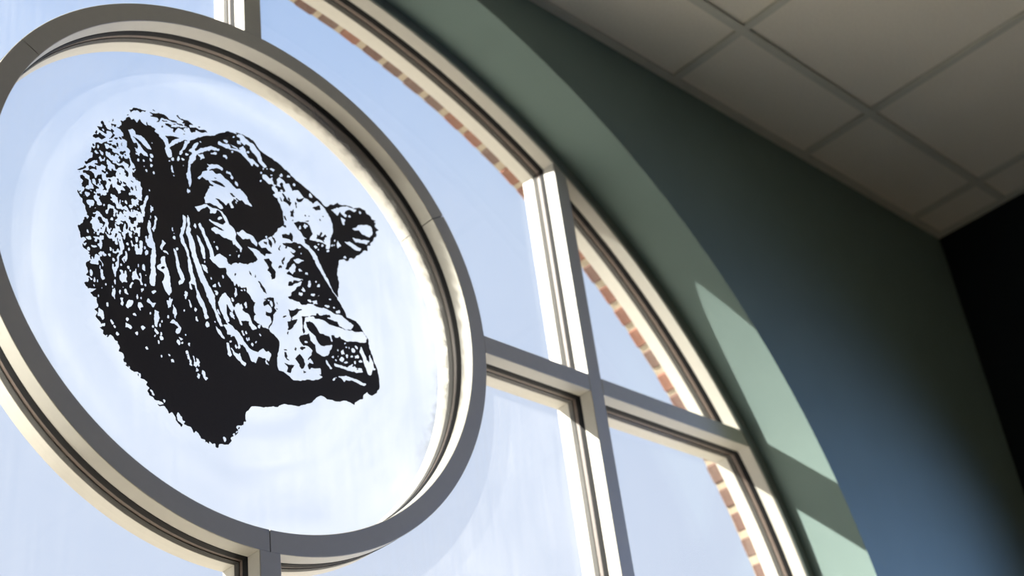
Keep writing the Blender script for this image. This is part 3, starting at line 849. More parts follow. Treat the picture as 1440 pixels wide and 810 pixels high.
0:137,113 135,111 133,110 131,110 131,112 131,114 133,115 135,116 137,115
0:155,25 154,21 152,20 151,22 147,21 150,25 150,28 152,32 154,31 157,34 158,31 157,28
0:181,34 180,32 179,30 177,30 176,30 175,32 175,34 175,36 177,38 178,39 179,38 180,36
0:173,41 172,39 170,38 169,39 168,40 169,41 170,43 172,43 173,42
0:156,35 155,33 153,33 152,32 151,34 152,35 153,38 155,37 156,36
0:178,126 176,126 174,123 174,127 171,127 171,129 174,130 175,133 177,131 179,131 181,130 178,128
0:211,131 208,129 206,125 204,127 203,129 202,132 206,132 209,136 211,133
0:183,123 183,122 181,120 180,122 179,122 180,124 181,125 183,126 183,124
0:196,137 194,136 193,134 192,132 192,135 191,136 191,138 192,140 193,143 194,141 195,142 196,140
0:221,149 220,146 219,147 217,145 217,148 218,150 219,153 220,151 221,151
0:230,164 229,162 227,162 226,161 226,164 226,166 227,168 228,166 230,167
0:227,151 226,149 225,149 223,148 224,151 224,153 225,154 226,154 227,153
0:186,139 185,138 183,137 183,138 181,138 182,139 184,140 186,142 186,140
0:224,243 245,258 266,269 284,270 296,270 288,263 275,263 262,255 259,249 266,243 262,238 254,241 246,247 240,234 231,239
0:248,233 263,231 257,223 259,216 252,216
0:276,246 275,242 273,243 271,242 270,244 272,246 273,250 275,249 276,248
0:308,268 306,266 304,263 302,264 302,266 302,269 304,270 307,271 308,270
0:277,215 288,221 297,232 322,241 334,240 337,226 326,209 315,210 304,211 297,218 284,212
0:278,190 302,194 326,201 315,187 301,185 285,182
0:255,171 268,177 284,172 300,171 296,162 283,161 267,165
0:256,132 256,130 254,128 251,129 248,126 247,127 249,129 247,130 251,132 253,134 257,135 255,132
0:274,135 271,132 269,130 265,127 264,129 261,127 261,128 264,131 265,133 268,134 271,135 274,136
0:235,167 245,156 234,147 232,156
0:141,11 143,9 141,7 138,6 136,4 135,6 133,7 132,10 135,12 136,15 139,14 140,13
0:134,-4 134,-7 130,-6 128,-6 125,-6 127,-3 126,-1 128,1 131,1 135,3 135,0 136,-2
0:156,26 156,23 154,22 152,22 150,21 150,24 150,26 150,28 153,29 155,31 156,30 157,28
0:179,33 178,30 176,30 173,29 173,32 174,34 176,37 178,37 179,35
0:168,7 166,6 164,3 161,3 157,2 156,3 158,5 157,7 161,8 164,9 168,10 167,8
0:179,9 177,8 175,7 173,7 173,7 173,9 175,9 177,10 178,10
0:207,9 207,7 204,7 203,7 201,7 203,8 204,10 206,10 207,10
0:155,-13 153,-15 151,-14 148,-14 146,-13 147,-11 146,-9 149,-9 152,-8 154,-8 155,-10 157,-12
0:170,-10 173,-13 167,-14 164,-15 158,-18 162,-13 157,-12 161,-9 165,-8 170,-3 170,-7 173,-7
0:202,-11 200,-12 197,-13 193,-13 190,-13 189,-12 190,-10 191,-9 195,-8 199,-7 202,-8 203,-9
0:218,-8 216,-10 214,-11 211,-12 211,-10 212,-8 214,-6 216,-6 218,-6
0:228,-14 231,-16 226,-17 223,-18 218,-20 221,-16 217,-16 220,-13 224,-12 228,-8 228,-12 231,-12
0:141,-22 139,-23 138,-25 137,-24 137,-23 136,-22 138,-21 140,-20 141,-21
1:98,-22 105,-14 113,-6 125,-9 113,-14 108,-22
1:126,-20 136,-15 143,-20 135,-28 128,-26
1:98,-51 111,-48 117,-42 133,-37 123,-46 116,-58 106,-64 104,-73 121,-65 116,-74 109,-85 105,-92 94,-101 96,-92 93,-80 100,-77 103,-68 99,-61
1:79,-79 84,-70 92,-66 90,-72 84,-73
1:94,-107 93,-110 92,-110 92,-109 91,-107 93,-104 94,-102 95,-102 95,-105
1:111,17 108,16 107,13 104,14 102,13 99,14 102,16 101,18 104,19 107,19 110,21 109,18
1:107,10 106,8 103,6 101,7 99,8 101,10 103,12 106,13 106,11
1:42,-44 41,-45 39,-46 39,-46 38,-45 38,-44 40,-44 41,-43 42,-43
1:72,-45 73,-47 72,-48 72,-49 71,-48 70,-46 69,-45 69,-43 69,-42 70,-41 71,-43 72,-43
1:73,-59 72,-60 70,-60 68,-60 67,-59 68,-58 70,-58 72,-58 74,-59
1:141,-66 148,-60 157,-63 167,-72 172,-81 186,-81 199,-83 200,-92 206,-96 196,-104 175,-111 168,-105 161,-93 150,-86 141,-76
1:131,-55 152,-48 164,-41 171,-35 174,-39 201,-28 204,-35 191,-40 206,-40 221,-39 224,-47 239,-52 252,-48 256,-50 239,-53 217,-52 199,-54 182,-46 164,-51 158,-47 140,-54 136,-65 133,-77 137,-87 132,-95 130,-84 131,-67
1:255,-21 269,-23 279,-30 287,-40 267,-47 260,-44 271,-32 262,-26
1:119,-108 132,-97 147,-91 149,-105 160,-113 161,-128 176,-136 191,-128 204,-101 204,-92 201,-78 210,-74 213,-80 225,-73 229,-83 246,-78 254,-75 256,-83 266,-73 269,-81 281,-70 279,-84 281,-104 286,-116 297,-117 294,-133 293,-145 265,-144 229,-147 198,-158 171,-172 171,-166 162,-157 154,-158 144,-145 157,-130 143,-122 130,-123 122,-115
0:141,-113 140,-114 137,-115 135,-116 134,-116 132,-115 132,-114 134,-112 136,-111 138,-110 140,-110 141,-111
0:232,-108 234,-111 232,-113 229,-112 225,-116 226,-111 225,-110 224,-106 228,-106 230,-102 232,-103 232,-106
0:218,-107 218,-109 216,-109 215,-109 215,-108 216,-106 216,-105 218,-105 218,-106
0:243,-114 242,-116 240,-118 238,-118 237,-117 236,-116 236,-114 237,-111 239,-110 241,-110 243,-110 243,-112
0:261,-95 261,-97 260,-101 257,-100 255,-101 253,-99 253,-96 252,-93 255,-92 256,-90 259,-90 260,-93
0:270,-106 272,-107 268,-110 265,-111 260,-115 262,-111 259,-111 260,-109 264,-107 267,-103 269,-104 271,-105
0:232,-126 229,-129 227,-132 224,-132 221,-131 220,-129 221,-126 222,-123 225,-121 228,-121 231,-121 231,-123
0:205,-129 205,-132 203,-132 202,-131 199,-130 202,-127 203,-125 205,-124 205,-127
0:269,-85 269,-88 269,-89 269,-91 266,-89 265,-88 263,-86 263,-84 262,-81 264,-82 266,-82 268,-83
0:249,-94 251,-97 249,-96 247,-97 246,-96 247,-93 246,-90 248,-91 249,-92
0:242,-94 240,-95 238,-96 237,-96 237,-95 237,-94 238,-93 240,-93 242,-92
0:255,-112 254,-114 252,-115 250,-115 250,-113 251,-111 252,-109 254,-109 255,-110
0:279,-95 277,-96 276,-97 274,-100 274,-97 273,-96 273,-94 274,-92 275,-89 276,-90 278,-91 279,-92
0:218,-123 218,-125 217,-125 216,-124 214,-124 216,-122 217,-120 219,-120 218,-122
0:242,-130 240,-131 237,-133 234,-134 232,-134 230,-133 230,-132 232,-130 235,-129 238,-128 240,-128 242,-129
0:280,-117 276,-118 274,-120 272,-122 272,-119 267,-120 270,-117 271,-116 273,-113 275,-115 278,-113 279,-115
0:212,-133 212,-134 210,-135 209,-134 207,-134 209,-133 210,-131 212,-131 212,-132
0:239,-86 237,-87 236,-89 234,-88 234,-87 234,-86 236,-85 238,-84 239,-85
0:262,-124 261,-127 260,-127 258,-128 257,-127 257,-126 257,-123 258,-122 259,-120 260,-120 261,-121 262,-122
0:279,-80 285,-91 291,-106 296,-114 300,-92 308,-110 309,-123 297,-144 292,-142 288,-132 283,-118 278,-104 276,-91
0:183,-138 191,-144 200,-157 195,-159 187,-149
0:206,-141 223,-142 241,-140 253,-129 260,-136 275,-133 278,-141 262,-146 241,-148 220,-148 206,-148
1:256,-134 256,-135 253,-136 252,-135 250,-135 252,-134 253,-132 256,-132 256,-133
1:268,-137 268,-138 266,-138 263,-139 263,-138 264,-137 265,-136 267,-136 269,-136
1:233,-138 232,-139 231,-140 229,-140 229,-139 230,-138 231,-137 232,-137 233,-137
0:313,-125 311,-126 309,-129 308,-127 308,-126 307,-124 310,-124 312,-122 313,-123
1:91,-158 90,-161 89,-165 87,-165 86,-164 84,-162 83,-158 83,-154 84,-151 86,-151 88,-151 90,-155
1:94,-169 92,-169 91,-169 89,-168 88,-167 88,-166 89,-165 90,-165 91,-165 93,-166 94,-167 94,-168
1:91,-147 89,-148 87,-147 84,-148 83,-146 82,-146 81,-145 85,-145 86,-144 89,-145 89,-146 93,-146
1:113,-140 111,-141 109,-144 109,-140 107,-140 106,-138 110,-137 110,-133 112,-134 114,-135 117,-135 113,-138
1:135,-130 130,-132 128,-134 124,-137 124,-133 120,-134 121,-131 124,-129 126,-125 129,-127 132,-126 135,-127
1:115,-182 115,-183 113,-183 111,-184 110,-183 112,-182 112,-180 114,-181 115,-181
1:122,-172 122,-174 120,-174 119,-174 118,-173 120,-171 120,-169 122,-169 122,-171
1:133,-184 130,-185 129,-186 127,-187 128,-184 127,-181 129,-180 130,-181 133,-180
1:145,-172 145,-173 143,-174 142,-173 140,-173 142,-171 143,-170 145,-168 145,-171
1:144,-151 143,-153 141,-154 140,-154 140,-152 141,-150 142,-147 144,-145 146,-144 147,-143 146,-146 146,-148
1:108,-160 121,-144 129,-155 133,-167 124,-180 117,-167
1:82,-177 91,-177 108,-175 99,-185 96,-197 87,-194 91,-186
1:138,-164 143,-158 151,-159 166,-157 157,-168 147,-168 142,-175
1:-31,-58 -18,-40 -19,-32 -14,-38 -2,-32 0,-43 8,-47 5,-54 18,-60 12,-78 18,-88 8,-103 0,-88 -5,-77 -19,-73 -27,-78
0:-11,-79 -11,-82 -11,-85 -13,-83 -14,-84 -15,-81 -15,-79 -16,-76 -15,-75 -14,-74 -13,-74 -12,-77
0:-2,-74 0,-79 -2,-80 -3,-79 -5,-82 -6,-76 -8,-74 -8,-70 -6,-70 -5,-65 -3,-69 -2,-71
0:-24,-56 -26,-58 -27,-64 -28,-66 -28,-58 -29,-56 -28,-49 -28,-45 -27,-37 -26,-44 -25,-42 -24,-48
0:-10,-43 -11,-45 -13,-45 -15,-46 -15,-44 -15,-43 -13,-41 -12,-41 -10,-41
0:-4,-40 -5,-42 -6,-42 -7,-42 -7,-40 -7,-38 -6,-37 -5,-37 -4,-38
1:36,-56 46,-40 63,-34 65,-58 68,-63 60,-76 60,-90 52,-106 47,-113 47,-107 56,-92 53,-82 41,-82 43,-73 53,-74 58,-62 48,-55 39,-63
0:59,-51 60,-55 59,-56 58,-59 56,-56 55,-53 53,-49 54,-46 54,-42 55,-42 57,-45 59,-46
0:53,-45 51,-46 49,-47 47,-48 47,-46 48,-45 49,-43 51,-44 53,-43
0:50,-71 48,-70 47,-70 45,-68 45,-67 44,-65 45,-65 46,-65 48,-66 49,-68 51,-69 51,-70
1:-46,-54 -30,-62 -28,-94 -20,-105 2,-106 9,-113 18,-103 27,-109 43,-111 57,-120 70,-127 70,-146 64,-171 67,-199 32,-204 -49,-218
0:-46,-71 -39,-79 -30,-90 -27,-80 -19,-75 -11,-89 4,-94 7,-105 11,-112 21,-119 11,-127 2,-118 1,-109 -16,-113 -12,-122 -17,-123 -28,-100 -32,-93 -36,-100 -46,-88
0:-47,-128 -34,-134 -29,-142 -15,-148 -5,-163 6,-171 22,-171 33,-160 41,-165 47,-160 52,-170 46,-185 35,-180 22,-181 16,-196 6,-197 0,-183 -8,-170 -17,-162 -22,-153 -21,-174 -32,-153 -48,-153
0:-48,-180 -42,-190 -38,-195 -43,-201 -48,-198
0:-38,-180 -30,-197 -22,-197 -9,-204 -6,-200 -10,-212 -25,-201 -35,-194
0:-1,-151 -1,-153 -1,-155 -2,-155 -4,-155 -5,-154 -6,-151 -6,-149 -5,-147 -4,-147 -3,-147 -2,-149
0:10,-161 9,-163 8,-160 6,-159 5,-157 7,-156 7,-153 9,-155 11,-156 13,-157 12,-159 12,-162
0:-3,-136 -3,-138 -3,-140 -5,-140 -7,-140 -8,-139 -8,-136 -9,-134 -7,-133 -6,-132 -5,-132 -4,-134
0:-10,-140 -9,-143 -8,-146 -11,-144 -12,-146 -14,-142 -15,-139 -17,-135 -15,-135 -15,-133 -13,-134 -12,-138
0:20,-150 18,-151 17,-153 15,-152 15,-151 15,-149 17,-148 18,-147 20,-148
0:43,-188 44,-191 46,-195 42,-192 41,-195 39,-192 38,-189 34,-185 37,-186 37,-183 40,-182 41,-187
0:19,-201 19,-202 18,-202 17,-202 17,-202 17,-201 18,-200 19,-200 19,-200
0:-30,-107 -33,-110 -30,-116 -33,-115 -36,-112 -39,-113 -39,-107 -41,-103 -42,-99 -38,-103 -37,-98 -34,-104
0:2,-149 1,-151 0,-153 0,-150 -1,-149 0,-147 1,-146 2,-144 2,-147
0:29,-111 28,-113 27,-115 27,-118 25,-115 22,-117 22,-114 23,-113 22,-110 24,-111 26,-109 28,-109
0:38,-109 38,-111 36,-111 34,-112 32,-112 31,-111 31,-111 32,-109 34,-108 36,-107 38,-108 39,-108
0:-27,-175 -27,-179 -28,-178 -27,-183 -29,-178 -30,-176 -32,-172 -31,-170 -32,-165 -31,-166 -30,-169 -28,-170
0:-19,-174 -20,-176 -22,-176 -23,-176 -24,-174 -23,-173 -22,-171 -20,-171 -19,-172
0:-38,-167 -40,-168 -41,-171 -42,-169 -42,-167 -43,-165 -41,-165 -39,-163 -38,-164
0:29,-131 28,-134 27,-133 26,-133 25,-132 26,-130 27,-128 28,-129 29,-130
0:-33,-73 -33,-75 -34,-76 -35,-76 -37,-76 -36,-74 -37,-72 -36,-70 -35,-69 -34,-67 -33,-70 -33,-71
0:-68,-89 -59,-70 -51,-61 -41,-72 -31,-93 -39,-99 -49,-85 -49,-104 -43,-123 -49,-130 -60,-108
0:-56,-135 -42,-130 -26,-138 -15,-148 -16,-167 -24,-164 -26,-152 -40,-151 -50,-144
0:-74,-143 -63,-150 -53,-165 -58,-167 -69,-157
0:-51,-172 -44,-173 -39,-194 -43,-199 -48,-187
0:-41,-179 -32,-187 -17,-193 -17,-206 -30,-200
0:-30,-81 -22,-76 -14,-84 -14,-103 -25,-96
0:-88,-146 -87,-150 -90,-151 -92,-153 -94,-153 -95,-150 -97,-147 -96,-144 -95,-141 -92,-139 -90,-141 -88,-142
0:-113,-141 -112,-144 -113,-147 -115,-144 -116,-147 -117,-143 -117,-141 -119,-137 -116,-138 -116,-135 -114,-136 -114,-139
0:-115,-122 -116,-124 -116,-125 -117,-128 -118,-124 -120,-124 -120,-121 -119,-119 -120,-115 -118,-117 -117,-117 -115,-118
0:-127,-114 -127,-117 -127,-122 -129,-120 -130,-119 -131,-115 -132,-111 -133,-105 -132,-104 -131,-104 -130,-104 -129,-110
0:-133,-97 -137,-98 -137,-104 -139,-104 -140,-99 -143,-99 -141,-94 -141,-91 -139,-86 -137,-90 -135,-88 -134,-92
0:-142,-132 -142,-133 -143,-134 -144,-133 -144,-132 -144,-130 -143,-130 -142,-129 -142,-130
0:-126,-72 -126,-76 -126,-80 -128,-80 -129,-78 -130,-74 -131,-69 -131,-65 -130,-62 -129,-62 -128,-63 -127,-68
0:-70,-51 -72,-53 -72,-56 -75,-56 -79,-59 -81,-58 -79,-55 -81,-54 -77,-52 -75,-50 -71,-47 -72,-51
0:-67,-68 -68,-70 -66,-75 -69,-72 -71,-74 -73,-72 -73,-69 -76,-65 -73,-64 -72,-64 -71,-61 -69,-66
0:-63,-48 -61,-51 -63,-51 -63,-53 -64,-53 -65,-49 -67,-47 -67,-45 -66,-44 -66,-40 -64,-44 -63,-45
0:-149,-75 -150,-78 -151,-77 -152,-82 -153,-77 -154,-76 -154,-72 -152,-71 -152,-66 -151,-68 -150,-70 -149,-71
0:-145,-71 -145,-73 -146,-74 -146,-73 -147,-74 -147,-71 -147,-70 -147,-67 -146,-68 -145,-66 -145,-68 -145,-69
0:-35,-109 -33,-112 -32,-115 -36,-112 -36,-116 -39,-112 -40,-109 -43,-106 -40,-106 -40,-103 -38,-103 -37,-107
0:-39,-167 -40,-168 -41,-169 -43,-169 -43,-167 -43,-166 -42,-164 -41,-165 -39,-165
0:-29,-173 -30,-174 -31,-175 -32,-174 -32,-173 -32,-172 -31,-171 -30,-170 -30,-172
0:-19,-175 -22,-176 -22,-179 -24,-180 -24,-176 -26,-177 -25,-173 -24,-171 -23,-168 -22,-171 -20,-169 -20,-172
0:-37,-155 -37,-156 -39,-157 -40,-156 -42,-157 -40,-155 -39,-154 -37,-153 -37,-155
0:-73,-134 -73,-136 -74,-139 -75,-136 -77,-136 -77,-133 -75,-133 -74,-130 -74,-133
0:-63,-112 -63,-115 -63,-115 -61,-122 -65,-114 -67,-113 -70,-108 -69,-106 -73,-98 -70,-103 -68,-104 -66,-106
0:-20,-189 -21,-192 -22,-191 -23,-192 -24,-190 -23,-188 -22,-186 -21,-187 -20,-188
0:-24,-58 -26,-61 -27,-62 -30,-66 -29,-60 -30,-58 -29,-54 -27,-52 -26,-47 -25,-49 -24,-51 -23,-53
0:-33,-73 -34,-75 -35,-76 -36,-77 -37,-75 -38,-74 -37,-72 -37,-70 -36,-69 -35,-69 -33,-69 -33,-71
0:-169,-129 -171,-134 -174,-133 -177,-142 -176,-132 -178,-129 -179,-122 -175,-121 -174,-110 -172,-114 -171,-119 -168,-120
0:-166,-117 -166,-120 -167,-120 -169,-121 -170,-121 -170,-118 -171,-117 -169,-115 -168,-114 -167,-112 -167,-115 -165,-115
0:-157,-145 -159,-148 -160,-153 -161,-159 -163,-147 -166,-147 -166,-138 -165,-134 -166,-122 -163,-131 -161,-130 -159,-135
0:-173,-156 -174,-157 -174,-160 -176,-160 -177,-159 -178,-159 -178,-157 -178,-155 -177,-153 -176,-154 -175,-152 -174,-155
0:-143,-202 -145,-204 -146,-206 -147,-204 -149,-203 -148,-201 -146,-200 -144,-198 -144,-200
0:-151,-203 -152,-207 -153,-209 -154,-210 -156,-208 -157,-206 -158,-203 -157,-200 -156,-197 -155,-197 -153,-198 -152,-200
0:-137,-185 -138,-186 -139,-186 -140,-186 -139,-185 -140,-183 -139,-182 -138,-183 -137,-183
0:-130,-201 -130,-203 -130,-205 -131,-204 -132,-204 -133,-203 -133,-201 -134,-199 -133,-198 -132,-197 -131,-197 -130,-200
0:-173,-168 -165,-157 -156,-164 -149,-172 -151,-183 -157,-188 -161,-184 -156,-172 -163,-166
0:-155,-192 -142,-193 -150,-198
0:-203,-149 -196,-152 -194,-164 -199,-176 -199,-187 -203,-185 -205,-170 -204,-160
0:-206,-187 -206,-190 -208,-190 -209,-190 -210,-188 -209,-186 -208,-184 -207,-185 -206,-185
0:-191,-180 -191,-184 -192,-184 -193,-183 -195,-185 -194,-181 -195,-179 -194,-176 -193,-177 -192,-174 -191,-177 -191,-179
0:-188,-171 -189,-171 -190,-174 -191,-172 -191,-171 -192,-169 -190,-169 -189,-167 -188,-169
0:-198,-194 -195,-196 -196,-198 -198,-198 -199,-201 -202,-198 -204,-196 -206,-193 -203,-193 -204,-189 -201,-190 -199,-192
0:-189,-197 -188,-200 -189,-200 -190,-202 -192,-202 -192,-198 -193,-196 -193,-194 -192,-193 -191,-191 -190,-194 -188,-194
0:-185,-206 -186,-208 -188,-210 -190,-210 -192,-210 -193,-208 -193,-206 -192,-204 -190,-203 -188,-202 -186,-203 -185,-204
0:-194,-216 -193,-218 -194,-219 -195,-218 -196,-220 -196,-217 -197,-215 -198,-213 -196,-213 -196,-211 -195,-212 -194,-214
0:-202,-205 -202,-207 -203,-207 -204,-207 -205,-206 -204,-204 -203,-202 -202,-202 -202,-204
0:-222,-140 -217,-130 -213,-133 -210,-139 -202,-135 -206,-146 -210,-145 -213,-141
0:-202,-113 -204,-115 -206,-117 -208,-118 -210,-117 -211,-116 -212,-114 -210,-112 -208,-110 -206,-109 -204,-110 -202,-111
0:-228,-116 -229,-119 -230,-121 -231,-123 -233,-120 -234,-119 -235,-115 -234,-113 -234,-108 -232,-110 -230,-110 -228,-112
0:-228,-152 -231,-155 -233,-158 -235,-162 -237,-157 -240,-157 -240,-153 -238,-149 -238,-144 -235,-146 -232,-145 -230,-147
0:-238,-136 -239,-139 -240,-138 -241,-142 -241,-138 -242,-137 -242,-134 -241,-133 -241,-129 -240,-130 -239,-132 -238,-133
0:-231,-136 -231,-139 -232,-140 -232,-137 -234,-137 -233,-135 -232,-133 -231,-132 -231,-135
0:-268,-157 -268,-160 -269,-166 -271,-161 -273,-163 -274,-159 -273,-155 -275,-148 -272,-149 -271,-148 -268,-146 -269,-153
0:-298,-170 -298,-172 -298,-175 -300,-173 -300,-174 -302,-173 -301,-170 -303,-167 -301,-167 -301,-167 -299,-165 -299,-169
0:-241,-177 -244,-176 -246,-177 -248,-176 -248,-174 -250,-173 -248,-172 -247,-172 -245,-171 -244,-173 -241,-173 -241,-175
0:-212,-161 -213,-162 -214,-164 -214,-162 -215,-161 -215,-158 -214,-158 -213,-157 -212,-158
0:-257,-188 -258,-190 -259,-191 -259,-194 -261,-190 -262,-191 -263,-189 -262,-187 -262,-184 -260,-186 -259,-185 -258,-186
0:-224,-196 -226,-199 -227,-200 -229,-202 -230,-199 -232,-198 -232,-195 -230,-193 -229,-190 -227,-191 -226,-192 -224,-193
0:-238,-211 -238,-213 -239,-214 -240,-215 -241,-214 -242,-213 -243,-211 -242,-209 -242,-208 -241,-208 -240,-208 -239,-209
0:-287,-203 -285,-205 -287,-207 -288,-208 -289,-209 -291,-206 -293,-205 -294,-202 -292,-201 -292,-198 -290,-200 -288,-201
0:-282,-211 -283,-213 -283,-215 -284,-215 -285,-214 -286,-214 -286,-212 -286,-210 -286,-208 -284,-210 -283,-208 -283,-210
0:-275,-225 -276,-227 -277,-229 -278,-231 -279,-228 -281,-227 -281,-225 -280,-223 -280,-219 -279,-221 -277,-221 -276,-222
0:-217,-235 -216,-238 -217,-239 -219,-239 -220,-240 -221,-237 -222,-235 -222,-233 -220,-233 -220,-230 -218,-232 -217,-233
0:-187,-243 -188,-244 -188,-247 -190,-245 -191,-244 -192,-242 -190,-242 -189,-240 -188,-241
0:-172,-236 -171,-238 -173,-238 -174,-239 -175,-237 -175,-236 -175,-233 -173,-234 -172,-234
0:-163,-244 -164,-246 -162,-249 -165,-248 -166,-249 -169,-250 -168,-246 -171,-245 -169,-243 -168,-243 -166,-240 -165,-243
0:-285,-144 -285,-149 -286,-157 -288,-149 -290,-153 -291,-146 -290,-141 -291,-131 -288,-135 -287,-130 -285,-132 -285,-140
0:-242,-109 -242,-113 -243,-116 -245,-113 -247,-116 -247,-111 -247,-108 -247,-103 -245,-104 -243,-100 -242,-102 -242,-107
0:-205,-95 -205,-99 -208,-101 -210,-101 -212,-101 -213,-98 -214,-94 -212,-91 -210,-89 -208,-88 -206,-90 -204,-92
0:-316,-159 -316,-162 -317,-161 -318,-161 -319,-159 -318,-157 -318,-155 -317,-156 -316,-157
0:-305,-125 -305,-127 -307,-127 -308,-127 -310,-126 -308,-125 -307,-123 -306,-123 -305,-124
0:-289,-121 -292,-123 -293,-124 -296,-125 -295,-122 -296,-120 -294,-118 -292,-119 -289,-118
0:-253,-108 -254,-110 -255,-111 -257,-110 -258,-110 -257,-108 -256,-106 -254,-105 -254,-107
0:-284,-126 -285,-128 -284,-131 -287,-131 -289,-133 -292,-133 -291,-131 -293,-129 -290,-127 -288,-125 -286,-123 -285,-125
0:-273,-112 -264,-109 -264,-124 -258,-136 -267,-135 -269,-126 -275,-143 -277,-136 -272,-122
0:-263,-160 -257,-146 -249,-145 -251,-154 -258,-166
0:-264,-207 -262,-196 -248,-201 -253,-208 -259,-203
0:-134,-219 -134,-221 -136,-222 -137,-222 -139,-222 -138,-220 -139,-218 -138,-216 -137,-216 -135,-214 -135,-216 -134,-217
0:-131,-228 -130,-231 -130,-234 -133,-231 -134,-234 -136,-231 -135,-228 -138,-224 -135,-224 -134,-222 -132,-222 -132,-226
0:-126,-240 -125,-243 -126,-246 -128,-245 -130,-245 -131,-242 -131,-239 -132,-235 -130,-234 -129,-232 -127,-233 -126,-237
0:-118,-229 -119,-231 -118,-235 -120,-234 -121,-232 -122,-231 -122,-227 -124,-223 -123,-221 -122,-223 -121,-221 -120,-226
0:-108,-233 -111,-235 -110,-240 -112,-242 -114,-236 -117,-237 -116,-231 -116,-227 -117,-221 -114,-227 -112,-223 -111,-228
0:-113,-239 -115,-241 -116,-243 -118,-246 -119,-242 -122,-243 -122,-240 -121,-238 -121,-234 -118,-236 -117,-235 -114,-236
0:-113,-251 -113,-254 -115,-253 -116,-256 -117,-254 -117,-251 -118,-249 -117,-248 -116,-246 -114,-244 -114,-248 -112,-248
0:-110,-260 -111,-263 -112,-262 -114,-263 -114,-261 -114,-259 -113,-256 -111,-258 -109,-258
0:-98,-253 -97,-257 -100,-256 -100,-261 -102,-258 -103,-256 -106,-254 -103,-252 -104,-249 -103,-247 -101,-251 -98,-250
0:-114,-251 -114,-254 -115,-254 -116,-255 -118,-255 -117,-251 -118,-249 -117,-246 -116,-246 -115,-243 -114,-247 -113,-248
0:-110,-262 -109,-264 -110,-265 -111,-267 -113,-266 -114,-264 -115,-262 -114,-259 -114,-257 -113,-257 -111,-258 -110,-259
0:-55,-376 -54,-379 -56,-379 -56,-382 -58,-380 -59,-378 -62,-376 -60,-375 -61,-372 -60,-371 -58,-373 -56,-373
0:-35,-360 -36,-362 -36,-364 -38,-364 -39,-363 -42,-362 -40,-361 -39,-359 -37,-359
0:-203,-325 -202,-327 -203,-328 -205,-327 -207,-327 -206,-325 -206,-324 -205,-322 -204,-324
0:-181,-331 -180,-333 -182,-334 -183,-336 -185,-334 -186,-332 -186,-330 -184,-330 -182,-329
0:-230,-294 -230,-296 -230,-298 -231,-298 -232,-298 -234,-297 -235,-295 -235,-293 -235,-292 -234,-291 -232,-291 -231,-292
0:-205,-319 -206,-321 -205,-323 -206,-325 -208,-322 -210,-323 -210,-320 -211,-318 -213,-315 -210,-317 -209,-315 -207,-317
0:-105,-250 -99,-247 -98,-257 -91,-261 -96,-268 -102,-262
0:-202,-336 -194,-335 -183,-338 -189,-342 -199,-342
0:-154,-347 -151,-354 -146,-355 -145,-361 -139,-362 -143,-368 -148,-368 -154,-364 -157,-357
0:-315,-183 -308,-186 -305,-200 -309,-206 -313,-198 -314,-201 -320,-200 -316,-192
0:-303,-214 -302,-216 -304,-218 -306,-217 -310,-219 -309,-216 -310,-215 -310,-213 -306,-213 -304,-211 -302,-212 -302,-213
0:-277,-243 -278,-245 -278,-247 -280,-247 -281,-246 -282,-245 -281,-242 -281,-240 -280,-239 -279,-239 -277,-239 -277,-241
0:-260,-278 -261,-280 -262,-282 -263,-280 -264,-279 -264,-277 -262,-277 -261,-275 -260,-277
0:-298,-233 -298,-234 -299,-235 -301,-235 -301,-234 -300,-233 -300,-232 -298,-232 -298,-232
0:214,-170 234,-162 252,-162 264,-164 286,-166 278,-173 263,-170 248,-168 233,-172 228,-179 222,-173
0:203,-181 201,-183 200,-183 198,-183 198,-182 199,-179 200,-177 202,-175 204,-174 206,-174 205,-176 205,-178
0:211,-172 210,-173 209,-174 208,-174 207,-173 208,-172 209,-171 210,-171 210,-172
0:184,-146 190,-147 201,-156 195,-157
1:-267,288 -260,292 -256,298 -245,301 -238,301 -229,303 -231,298 -237,298 -241,292 -248,294 -256,291 -264,281 -265,284
1:-223,303 -211,305 -195,313 -182,311 -176,305 -159,308 -160,304 -171,301 -185,303 -195,300 -202,290 -201,298 -211,295 -222,294 -214,300
1:-163,324 -157,326 -150,320 -132,322 -121,317 -132,312 -128,303 -137,305 -142,304 -141,312 -148,310 -144,317 -155,318
1:-188,293 -184,293 -171,295 -174,289 -165,290 -160,294 -149,301 -161,286 -163,278 -169,278 -166,287 -176,284 -180,288 -184,286
1:-131,306 -116,313 -105,312 -93,318 -88,312 -105,305 -113,306 -124,295 -130,300
1:-198,293 -199,291 -200,289 -202,286 -203,286 -205,285 -206,286 -204,288 -204,290 -202,292 -200,293 -198,294
1:-181,297 -183,296 -186,295 -189,294 -193,293 -194,294 -193,295 -192,296 -188,297 -185,298 -182,299 -181,298
1:-189,280 -190,278 -192,278 -194,277 -195,278 -194,280 -192,282 -190,282 -189,282
1:-133,302 -140,300 -142,298 -146,296 -147,297 -154,295 -150,297 -148,299 -146,301 -142,301 -136,303 -135,303
1:-140,284 -140,282 -142,282 -144,281 -145,282 -143,284 -143,286 -141,285 -140,285
1:-207,311 -209,311 -211,310 -213,311 -215,311 -217,312 -214,312 -215,314 -212,313 -210,313 -207,313 -209,312
1:-145,304 -148,303 -152,301 -156,301 -160,301 -161,302 -160,303 -159,305 -154,306 -150,307 -146,307 -145,306
1:-141,289 -143,288 -144,286 -145,286 -145,287 -146,288 -144,289 -142,290 -141,290
1:-105,318 -104,316 -107,317 -109,317 -112,317 -110,318 -112,319 -110,320 -108,320 -105,320 -104,319 -103,319
1:-162,299 -162,298 -164,296 -167,296 -169,295 -170,295 -169,296 -169,297 -166,299 -164,300 -162,301 -162,300
1:-213,313 -213,312 -214,311 -216,311 -217,311 -215,313 -215,314 -213,314 -213,314
